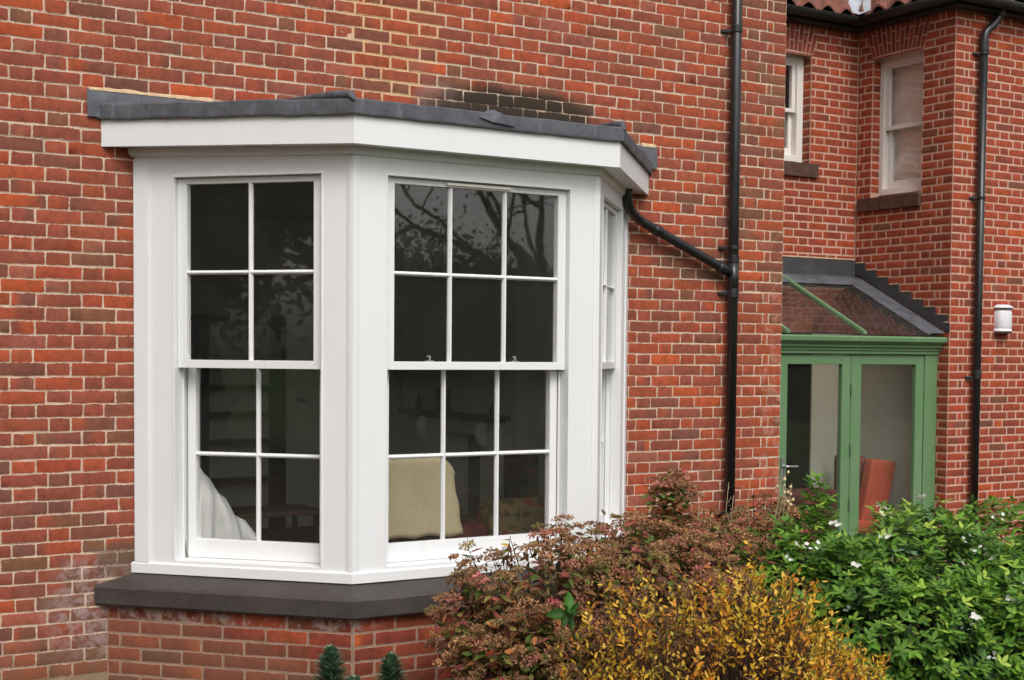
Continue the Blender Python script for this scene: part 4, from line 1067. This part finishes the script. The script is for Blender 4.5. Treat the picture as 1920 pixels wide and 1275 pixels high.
def russet(name, label, ells, ntip, seed, base, loc, tall=()):
    R = np.random.default_rng(seed); th = thing(name, label, 'shrub', loc)
    P, Nn = surf(R, ells, ntip, .15, seed)
    if len(tall): P = np.concatenate([P, np.array([t[:3] for t in tall])]); Nn = np.concatenate([Nn, np.tile((0, -.2, 1.), (len(tall), 1))])
    n = len(P); ax = unit(Nn*.6+ZUP*.6)
    st = stems(R, np.array(base), P-ax*.01, M_TWIG, th, 'branches', .006, .0018, 420)
    # leaves spiral down each shoot
    k = 11; t = np.tile(np.linspace(.03, .26, k), (n, 1))+R.normal(0, .01, (n, k)); az = np.arange(k)*2.4+R.uniform(0, 6, (n, 1))
    e1 = unit(np.cross(ax, np.array((.2, .9, .1)))); e2 = np.cross(ax, e1)
    out_ = e1[:, None]*np.cos(az)[..., None]+e2[:, None]*np.sin(az)[..., None]
    pos = P[:, None]-ax[:, None]*t[..., None]; d = out_+ax[:, None]*R.uniform(-.1, .7, (n, k, 1))
    f = n*k; dep = t.reshape(-1)
    col = pcol(R, f, [(140, 100, 66), (118, 108, 58), (152, 82, 66), (94, 112, 50), (174, 112, 64), (134, 96, 74)], [22, 20, 13, 26, 8, 12], .28)
    L1 = leafset(pos.reshape(-1, 3), d.reshape(-1, 3), np.repeat(ax, k, 0)+R.normal(0, .3, (f, 3)), R.uniform(.034, .078, f), R.uniform(.016, .034, f), col, curl=R.uniform(.0, .7, f))
    # odd bright autumn leaves
    i = R.choice(f, int(f*.012), replace=False)
    L2 = leafset(pos.reshape(-1, 3)[i]+Nn[i//k]*.03, d.reshape(-1, 3)[i], np.repeat(ax, k, 0)[i]+R.normal(0, .5, (len(i), 3)), R.uniform(.05, .075, len(i)), R.uniform(.02, .028, len(i)), pcol(R, len(i), [(208, 120, 50), (196, 84, 50), (190, 150, 60), (84, 110, 50)], [3, 3, 2, 3]), curl=R.uniform(.0, .6, len(i)))
    # inner fill
    Q, Qn = surf(R, ells, int(n*6), .15, seed, inner=.45); g = len(Q)
    L3 = leafset(Q, R.normal(0, 1, (g, 3))+ZUP*.3, R.normal(0, 1, (g, 3)), R.uniform(.03, .06, g), R.uniform(.014, .024, g), pcol(R, g, [(118, 84, 58), (96, 84, 48), (112, 66, 56), (80, 82, 44)], [3, 3, 2, 3], .3), curl=R.uniform(0, .7, g))
    join_np([L1, L2, L3], 'foliage', [M_LEAFB], th)
    h = R.random(n) < .74
    H = flowerhead(R, P[h]+ax[h]*.012, Nn[h], R.uniform(.026, .062, h.sum()), 90, [(162, 122, 88), (140, 104, 74), (174, 128, 90), (146, 126, 80), (168, 112, 92)], [5, 5, 4, 3, 3])
    join_np([H], 'dry_flower_heads', [M_LEAFB], th)
    pk = R.choice(n, max(6, int(n*.06)), replace=False)
    H = flowerhead(R, P[pk]+ax[pk]*.02, Nn[pk], R.uniform(.010, .022, len(pk)), 26, [(206, 104, 116), (190, 90, 98), (214, 130, 134)], [1, 1, 1], .010)
    join_np([H], 'pink_flowers', [M_PINK], th)
    return th
E1 = [(2.75, -1.75, .45, .85, .55, .48), (2.3, -2.0, .25, .5, .45, .4), (3.45, -1.55, .45, .60, .5, .47)]
tall = [(3.30+math.cos(i*2.4)*.013*i**.75*1.3, -1.6+math.sin(i*2.4)*.02*i**.5, 1.13+.05*math.sin(i*1.7)-.002*i) for i in range(22)]+[(3.30, -1.62, 1.17), (3.36, -1.58, 1.14), (3.24, -1.66, 1.13), (3.41, -1.60, 1.09), (3.31, -1.55, 1.19), (3.27, -1.58, 1.10), (3.37, -1.64, 1.11), (3.20, -1.60, 1.08)]
sb = russet('russet_shrub', 'wide brown and russet shrub with pink flecks in front of the bay window', E1, 620, 101, [(2.6, -1.6, 0), (3.1, -1.5, 0), (2.4, -1.8, 0)], (2.8, -1.7, 0), tall)
R = np.random.default_rng(5)
k = 26; a = R.uniform(0, 6.28, k); L = leafset(np.array((3.30, -1.60, 1.05))+np.stack([np.cos(a)*.03, np.sin(a)*.03, R.uniform(-.14, .06, k)], 1), np.stack([np.cos(a), np.sin(a), R.uniform(-.9, .2, k)], 1), np.tile(ZUP, (k, 1))+R.normal(0, .3, (k, 3)), R.uniform(.05, .075, k), R.uniform(.02, .032, k), pcol(R, k, [(70, 112, 44), (86, 124, 52), (60, 92, 36)], [1, 1, 1]), curl=.3)
join_np([L], 'green_leaves', [M_LEAFG], sb)
russet('russet_shrub', 'smaller rusty brown shrub at the foot of the drainpipe', [(4.25, -1.1, .42, .50, .42, .45), (4.55, -.95, .5, .3, .3, .42), (3.95, -1.15, .42, .4, .35, .44)], 300, 202, [(4.35, -1.0, 0)], (4.35, -1.0, 0))

# ---------------------------------------------------------------- yellow shrub
R = np.random.default_rng(33)
E2 = [(2.64, -2.8, .25, .66, .5, .60), (3.1, -2.8, .1, .6, .45, .45), (2.34, -2.75, .1, .36, .4, .5)]
yt = thing('yellow_shrub', 'low twiggy shrub with small golden yellow autumn leaves, frontmost in the bed', 'shrub', (2.7, -2.8, 0))
P, Nn = surf(R, E2, 1050, .24, 9); n = len(P); ax = unit(Nn*.45+ZUP*.75+R.normal(0, .36, (n, 3)))
stems(R, np.array([(2.5, -2.7, 0), (2.8, -2.7, 0), (2.3, -2.7, 0), (3.0, -2.7, 0)]), P, M_TWIG, yt, 'branches', .005, .0012, 760)
k = 13; t = np.tile(np.linspace(-.01, .17, k), (n, 1)); az = np.arange(k)*2.6+R.uniform(0, 6, (n, 1))
e1 = unit(np.cross(ax, np.array((.2, .9, .1)))); e2 = np.cross(ax, e1); o_ = e1[:, None]*np.cos(az)[..., None]+e2[:, None]*np.sin(az)[..., None]
pos = (P[:, None]-ax[:, None]*t[..., None]).reshape(-1, 3); f = n*k
d = (o_*.8+ax[:, None]*R.uniform(.5, 1.3, (n, k, 1))).reshape(-1, 3)
keep = R.random(f) < np.repeat(R.uniform(.6, 1.0, n), k)
bc_ = np.repeat(pcol(R, n, [(232, 182, 56), (222, 148, 54), (210, 180, 64), (238, 196, 84), (186, 170, 60)], [5, 3, 3, 3, 1.5], .12), k, 0)*R.uniform(.75, 1.15, (f, 1))
L1 = leafset(pos[keep], d[keep], R.normal(0, .6, (keep.sum(), 3))+np.repeat(ax, k, 0)[keep], R.uniform(.018, .038, keep.sum()), R.uniform(.009, .017, keep.sum()), bc_[keep], curl=R.uniform(-.1, .4, keep.sum()), shape=(.1, .9, .8, 0))
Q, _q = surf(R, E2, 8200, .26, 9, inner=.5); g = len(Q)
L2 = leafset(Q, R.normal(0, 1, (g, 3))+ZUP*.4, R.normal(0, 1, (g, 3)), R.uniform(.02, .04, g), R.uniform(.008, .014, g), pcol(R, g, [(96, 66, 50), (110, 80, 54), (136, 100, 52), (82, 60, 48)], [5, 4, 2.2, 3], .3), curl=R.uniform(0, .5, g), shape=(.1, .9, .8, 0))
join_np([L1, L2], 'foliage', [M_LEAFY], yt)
mb = MB()
for i in range(420):
    a = Q[R.integers(g)]; b = a+R.normal(0, .06, 3)+np.array((0, 0, .05)); mb.tube([tuple(a), tuple((a+b)/2+R.normal(0, .008, 3)), tuple(b)], [.0018, .0015, .001], 4, cap=False)
mb.build('twigs', M_TWIG, yt, smooth=True)

# ---------------------------------------------------------------- green shrub with white flowers
R = np.random.default_rng(77)
E3 = [(4.0, -1.8, .4, .55, .5, .50), (4.8, -1.9, .4, .7, .6, .52), (5.6, -2.0, .4, .7, .6, .5), (4.2, -2.3, .2, .7, .5, .5), (5.2, -2.6, .15, .8, .5, .55), (6.3, -2.0, .4, .6, .6, .5), (3.75, -1.75, .3, .35, .4, .42)]
gt = thing('green_shrub', 'large glossy green shrub with small white flower clusters in front of the porch', 'shrub', (4.8, -2.0, 0))
P, Nn = surf(R, E3, 1250, .2, 21)
ext = np.array([(4.09, -1.85, 1.13), (4.06, -1.83, 1.09), (4.12, -1.84, 1.07), (4.04, -1.86, 1.00), (4.10, -1.88, .99), (4.15, -1.86, .98), (4.00, -1.84, .92), (4.07, -1.86, .92), (4.16, -1.85, .91), (3.97, -1.86, .86), (4.10, -1.88, .86), (4.08, -1.85, 1.10), (4.05, -1.82, 1.04), (4.13, -1.86, 1.03), (4.02, -1.88, .97), (4.12, -1.80, .95), (4.48, -1.9, .96), (4.53, -1.9, .93), (4.90, -1.95, .98), (5.80, -2.0, 1.02), (5.74, -2.02, .98), (5.86, -1.98, .97), (6.05, -2.0, .98)])
P = np.concatenate([P, ext]); Nn = np.concatenate([Nn, np.tile((0, -.3, 1.), (len(ext), 1))]); n = len(P)
ax = unit(Nn*.7+ZUP*.45+R.normal(0, .12, (n, 3)))
stems(R, np.array([(4.1, -1.8, 0), (4.8, -1.9, 0), (5.5, -2.0, 0), (4.4, -2.2, 0), (6.1, -2, 0)]), P, M_TWIGG, gt, 'branches', .008, .002, 420)
def trifol(P, ax, k, spread, ln, cols, R, tone):
    n = len(P); az = np.arange(k)*2.4+R.uniform(0, 6, (n, 1)); e1 = unit(np.cross(ax, np.array((.2, .9, .1)))); e2 = np.cross(ax, e1)
    o_ = e1[:, None]*np.cos(az)[..., None]+e2[:, None]*np.sin(az)[..., None]
    rise = np.linspace(1.1, -.15, k)[None, :, None]+R.normal(0, .15, (n, k, 1)); d = unit(o_+ax[:, None]*rise)
    st_ = P[:, None]-ax[:, None]*(np.linspace(0, spread, k)[None, :, None]); pet = .022*R.uniform(.7, 1.3, (n, k, 1)); b = (st_+d*pet).reshape(-1, 3); d = d.reshape(-1, 3)
    nr = unit(np.repeat(ax, k, 0)*.8+ZUP*.4-d*.3+R.normal(0, .18, (n*k, 3))); sd = unit(np.cross(d, nr)); f = n*k
    young = np.tile(np.linspace(0, 1, k), n)
    c = pcol(R, f, cols, tone, .16)*(1.15-.3*young[:, None]); l = ln*R.uniform(.75, 1.2, f)
    out = [leafset(b, d, nr, l, l*.42, c, curl=R.uniform(.05, .35, f), shape=(.12, .62, 1., .78, .0))]
    for s in (-1, 1): out.append(leafset(b, d*.62+sd*s*.85, nr, l*.88, l*.38, c*R.uniform(.9, 1.1, (f, 1)), curl=R.uniform(.05, .4, f), shape=(.12, .62, 1., .78, .0)))
    return out
GP = [(92, 130, 54), (106, 148, 56), (130, 166, 62), (78, 114, 50), (164, 188, 80)]
L = trifol(P, ax, 7, .10, .058, GP, R, [6, 6, 3, 4, 1.4])
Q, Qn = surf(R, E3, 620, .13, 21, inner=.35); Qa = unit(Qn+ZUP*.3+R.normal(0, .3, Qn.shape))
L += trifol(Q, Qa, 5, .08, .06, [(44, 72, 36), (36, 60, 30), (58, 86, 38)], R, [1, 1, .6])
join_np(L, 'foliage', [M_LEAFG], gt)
FL = [(4.373, -2.038, .808), (3.825, -2.08, .811), (3.701, -2.072, .748), (3.766, -2.043, .811), (5.302, -1.998, .864), (4.831, -2.268, .823), (4.715, -2.276, .814), (4.783, -2.393, .714), (4.593, -2.375, .697), (4.731, -2.349, .757), (4.943, -2.323, .768), (4.782, -2.583, .632), (4.625, -2.638, .546), (4.609, -2.698, .522), (4.203, -2.733, .47), (4.291, -2.708, .499), (4.373, -2.78, .321), (3.979, -2.216, .707), (3.703, -2.417, .547), (4.46, -1.93, .93), (4.726, -1.96, .99), (4.40, -1.95, .96), (4.1, -1.95, .88), (5.75, -2.1, .95), (5.9, -2.2, .88)]
def cluster_mesh(R, k):
    out = []; 
    for i in range(k):
        c = R.normal(0, 1, 3)*np.array((.022, .022, .010)); nn = unit(c*3+np.array((0, -.5, .9))+R.normal(0, .35, 3)); e1 = unit(np.cross(nn, (.3, .2, .9))); e2 = np.cross(nn, e1)
        a = np.arange(5)*2*math.pi/5+R.random()*3
        d = e1[None]*np.cos(a)[:, None]+e2[None]*np.sin(a)[:, None]+nn[None]*.25
        out.append(leafset(np.tile(c, (5, 1)), d, np.tile(nn, (5, 1)), .0135, .010, np.tile((.80, .80, .76), (5, 1)), fold=.15, curl=.1, shape=(.3, 1., .8, .2)))
        out.append(leafset(c[None]+nn*.002, nn[None], e1[None], .005, .004, np.array([[.6, .55, .2]]), shape=(.6, 1, .4)))
    return out
variants = [join_np(cluster_mesh(R, k), 'flower_cluster', [M_PETAL], None) for k in (8, 5, 3)]
for v in variants: v.parent = gt
for i, p in enumerate(FL):
    p = np.array(p); off_ = np.array((-.02, -.035, .025))
    src = variants[[0, 1, 0, 2, 1][i % 5]]
    if i < 3: o = variants[i]
    else: o = src.copy(); C.objects.link(o); o.parent = gt
    q = p+off_-np.array(parent_loc(gt)); o.location = q; o.rotation_euler = (R.uniform(-.2, .2), R.uniform(-.2, .2), R.uniform(0, 6))

# ---------------------------------------------------------------- small plants
def broadleaf():
    R = np.random.default_rng(8); t = thing('broad_leaved_plant', 'single bright green broad-leaved shoot poking out of the russet shrub', 'plant', (2.38, -2.3, 0))
    top = np.array((2.06, -2.52, .70))
    m = MB(); m.tube([(2.38, -2.3, 0), (2.26, -2.36, .3), (2.12, -2.47, .6), tuple(top)], [.006, .006, .005, .004], 8); m.build('stem', M_TWIGG, t, smooth=True)
    spec = [((-.93, -.1, .12), .105, .048), ((.25, .1, .85), .105, .050), ((.9, .25, .1), .09, .040), ((.2, -.6, -.75), .08, .040), ((-.3, -.5, .75), .055, .026), ((.95, .5, -.05), .08, .035), ((-.6, -.5, -.45), .075, .036), ((.6, -.4, .5), .07, .032), ((.1, -.9, .2), .05, .026)]
    for d, l, w in spec:
        c = lin(np.array((66, 112, 44))*R.uniform(.7, 1.15))[None]
        L = leafset(top[None], np.array([d]), np.array([(0.1, -.8, .6)])+R.normal(0, .25, 3), l*.92, w, c, fold=.9, curl=.35, shape=(.12, .6, .95, 1., .85, .5, .0))
        join_np([L], 'leaf', [M_LEAFG], t)
broadleaf()
def spurge(x, y, h, r, label):
    R = np.random.default_rng(int(x*100)); t = thing('spiky_plant', label, 'plant', (x, y, 0), 'blue-green spiky plants under the sill')
    m = MB(); m.tube([(x, y, 0), (x+.01, y, h*.5), (x, y, h-.02)], [.008, .007, .004], 8); m.build('stem', M_TWIGG, t)
    n = int(2600*h); f = np.sort(R.random(n)); z = .02+f*(h-.02); a = R.uniform(0, 6.28, n); rr = r*np.clip((1-f)*2.2, .0, 1.)**.5
    up = .35+1.6*f**3
    d = np.stack([np.cos(a), np.sin(a), up-.25+R.normal(0, .15, n)], 1); pos = np.stack([x+np.cos(a)*.006, y+np.sin(a)*.006, z-.01], 1)
    L = leafset(pos, d, np.stack([-np.cos(a)*.3, -np.sin(a)*.3, np.ones(n)], 1), np.maximum(rr, .022)*R.uniform(.8, 1.15, n), .012, pcol(R, n, [(104, 136, 108), (86, 118, 94), (128, 156, 118)], [3, 3, 1.4], .2), curl=R.uniform(0, .25, n), shape=(.5, .9, 1., .7, 0))
    join_np([L], 'foliage', [M_LEAFG], t)
spurge(1.49, -1.4, .42, .105, 'tallest blue-green spiky plant, left of the two under the corner of the sill')
spurge(1.80, -1.4, .355, .09, 'blue-green spiky plant, right of the two under the sill')
spurge(1.60, -1.42, .27, .09, 'shortest spiky green plant tucked between its two taller neighbours')
# dry seed-head stems against the corner of the old wall
R = np.random.default_rng(4)
sp = thing('seed_head_plant', 'thin pale stems with dry cream seed heads against the corner by the porch door', 'plant', (4.25, -1.2, 0))
M_STRAW = simple('dry_stem', (.36, .28, .17), .8, .2, .2, 20); M_POD = simple('dry_seed_head', (.62, .52, .28), .8, .2, .15, 30)
for (x, y, z, pods) in [(4.28, -1.35, 1.14, 1), (4.33, -1.32, 1.10, 1), (4.31, -1.4, 1.06, 1), (4.36, -1.3, 1.02, 1), (4.02, -1.2, 1.06, 0), (4.1, -1.15, .98, 0), (3.9, -1.1, 1.0, 0), (4.18, -1.2, 1.1, 0)]:
    m = MB(); b = (4.15+R.normal(0, .08), -1.2, 0); mid = ((b[0]+x)/2+R.normal(0, .03), y, z*.55)
    m.tube([b, mid, (x-.02, y, z*.85), (x, y, z)], [.003, .0028, .0022, .0015], 6)
    for j in range(5):
        q = (x+R.normal(0, .035), y+R.normal(0, .02), z-.02-.05*j+R.normal(0, .01)); m.tube([(x-.012, y, q[2]-.04), ((x+q[0])/2, y, q[2]-.01), q], [.0014, .0012, .001], 5)
    m.build('stem', M_STRAW, sp, smooth=True)
    if pods:
        for j in range(3):
            q = Vector((x+R.normal(0, .03), y-.01+R.normal(0, .02), z-.02-.04*j)); d = Vector(R.normal(0, .3, 3))+Vector((0, 0, 1)); d.normalize()
            m = MB(); m.tube([q-d*.011, q-d*.007, q, q+d*.007, q+d*.011], [.002, .007, .009, .006, .001], 8); m.build('seed_head', M_POD, sp, smooth=True)

# ---------------------------------------------------------------- garden behind the viewpoint (seen mirrored in the panes)
M_TREEL = leaf_mat('tree_leaf', .6, .2, .2); M_BARK = simple('bark', (.07, .055, .04), .9, .1, .3, 4, 12, .6, .02)
def branches(mb, p, d, L, r, lvl, R, tips):
    n = 5; pts = [p]; q = np.array(p); dd = np.array(d)
    for i in range(n):
        dd = unit(dd+R.normal(0, .13, 3)+np.array((0, 0, .03))); q = q+dd*L/n; pts.append(tuple(q))
    mb.tube(pts, list(np.linspace(r, r*.55, n+1)), 6 if lvl > 1 else 4, cap=False)
    if lvl == 0: tips.append(q); return
    for i in range(3 if lvl > 1 else 4):
        f = R.integers(2, n+1); nd = unit(dd*.7+R.normal(0, .55, 3)+np.array((0, 0, .1))); branches(mb, pts[f], nd, L*R.uniform(.55, .75), r*.5, lvl-1, R, tips)
def tree(x, y, h, label, seed, leafn, cr, pal, lvl=4, spread=1., name='garden_tree', lsize=.14):
    R = np.random.default_rng(seed); t = thing(name, label, 'tree', (x, y, 0)); mb = MB(); tips = []
    mb.tube([(x, y, 0), (x+.05, y, h*.12), (x, y+.1, h*.25)], [.26, .2, .17], 10, cap=False)
    for i in range(6):
        a = i*1.05+R.uniform(-.3, .3); branches(mb, (x, y+.1, h*(.2+.02*i)), unit(np.array((math.cos(a)*spread, math.sin(a)*spread, .9))), h*.36, .10, lvl-1, R, tips)
    mb.build('trunk', M_BARK, t, smooth=True)
    if leafn:
        tips = np.array(tips); c = tips[R.integers(len(tips), size=leafn)]+R.normal(0, cr, (leafn, 3))
        L = leafset(c, R.normal(0, 1, (leafn, 3)), R.normal(0, 1, (leafn, 3)), lsize*R.uniform(.6, 1.2, leafn), lsize*.6, pcol(R, leafn, pal, [1]*len(pal), .3), shape=(.3, 1, .2)); join_np([L], 'crown', [M_TREEL], t)
DG = [(50, 64, 34), (38, 52, 30), (62, 70, 40)]
def hedge(x0, x1, y, h, label, seed):
    R = np.random.default_rng(seed); P = []
    xs3 = np.linspace(x0, x1, 60)
    for x in xs3:
        hh = h*(1+.22*(float(vnoise(x*.35, 1, seed))-.5)*2+.06*(float(vnoise(x*1.7, 4, seed))-.5)*2); b = .5*(float(vnoise(x*.6, 9, seed)))
        P.append([(x, y+.9+b, 0), (x, y+1.0+b, hh*.5), (x, y+.6+b, hh*.9), (x, y, hh), (x, y-.8, hh*.8), (x, y-1, 0)])
    t = thing('hedge', label, 'hedge', ((x0+x1)/2, y, 0)); mb = MB(); mb.grid(P); mb.build('hedge_body', simple('hedge_core', (.018, .026, .012), .95, .1, .3, 2), t, smooth=True)
    n = 14000; P = np.array(P); i = R.integers(0, 58, n); j = R.integers(0, 4, n); f, g_ = R.random((2, n)); a = P[i, j]*(1-f[:, None])+P[i+1, j]*f[:, None]; b = P[i, j+1]*(1-f[:, None])+P[i+1, j+1]*f[:, None]
    c = a*(1-g_[:, None])+b*g_[:, None]+R.normal(0, .12, (n, 3)); L = leafset(c, R.normal(0, 1, (n, 3)), R.normal(0, 1, (n, 3)), .20, .12, pcol(R, n, DG, [1, 1, 1], .3), shape=(.3, 1, .2)); join_np([L], 'hedge_leaves', [M_TREEL], t)
hedge(-6, 46, -21, 3.0, 'long dark garden hedge facing the house, mirrored low in the wide window', 3)
hedge(-16, -13.5, -2, 7.5, 'tall dark clipped hedge left of the house, mirrored in the left window', 6) if False else None
tree(8.4, -17, 4.7, 'dense olive green tree facing the house, mirrored in the wide window', 12, 30000, .34, DG, 4, 1.3, lsize=.085)
tree(14.2, -18, 9.5, 'thin-leaved bare-branched tree, mirrored as dark twigs in the top right pane', 15, 260, .5, [(96, 84, 50), (80, 74, 44)], 5, 1.2, 'bare_tree', .06)
tree(-9.5, -3.2, 9, 'dark evergreen tree left of the house, mirrored in the left window', 18, 42000, .75, DG, 4, 1.0, 'evergreen_tree', .16)
tree(-14.5, -8.5, 10, 'broad dark evergreen farther left of the house, behind the nearer evergreen', 19, 14000, .6, DG, 4, 1.2, 'evergreen_tree', .24)
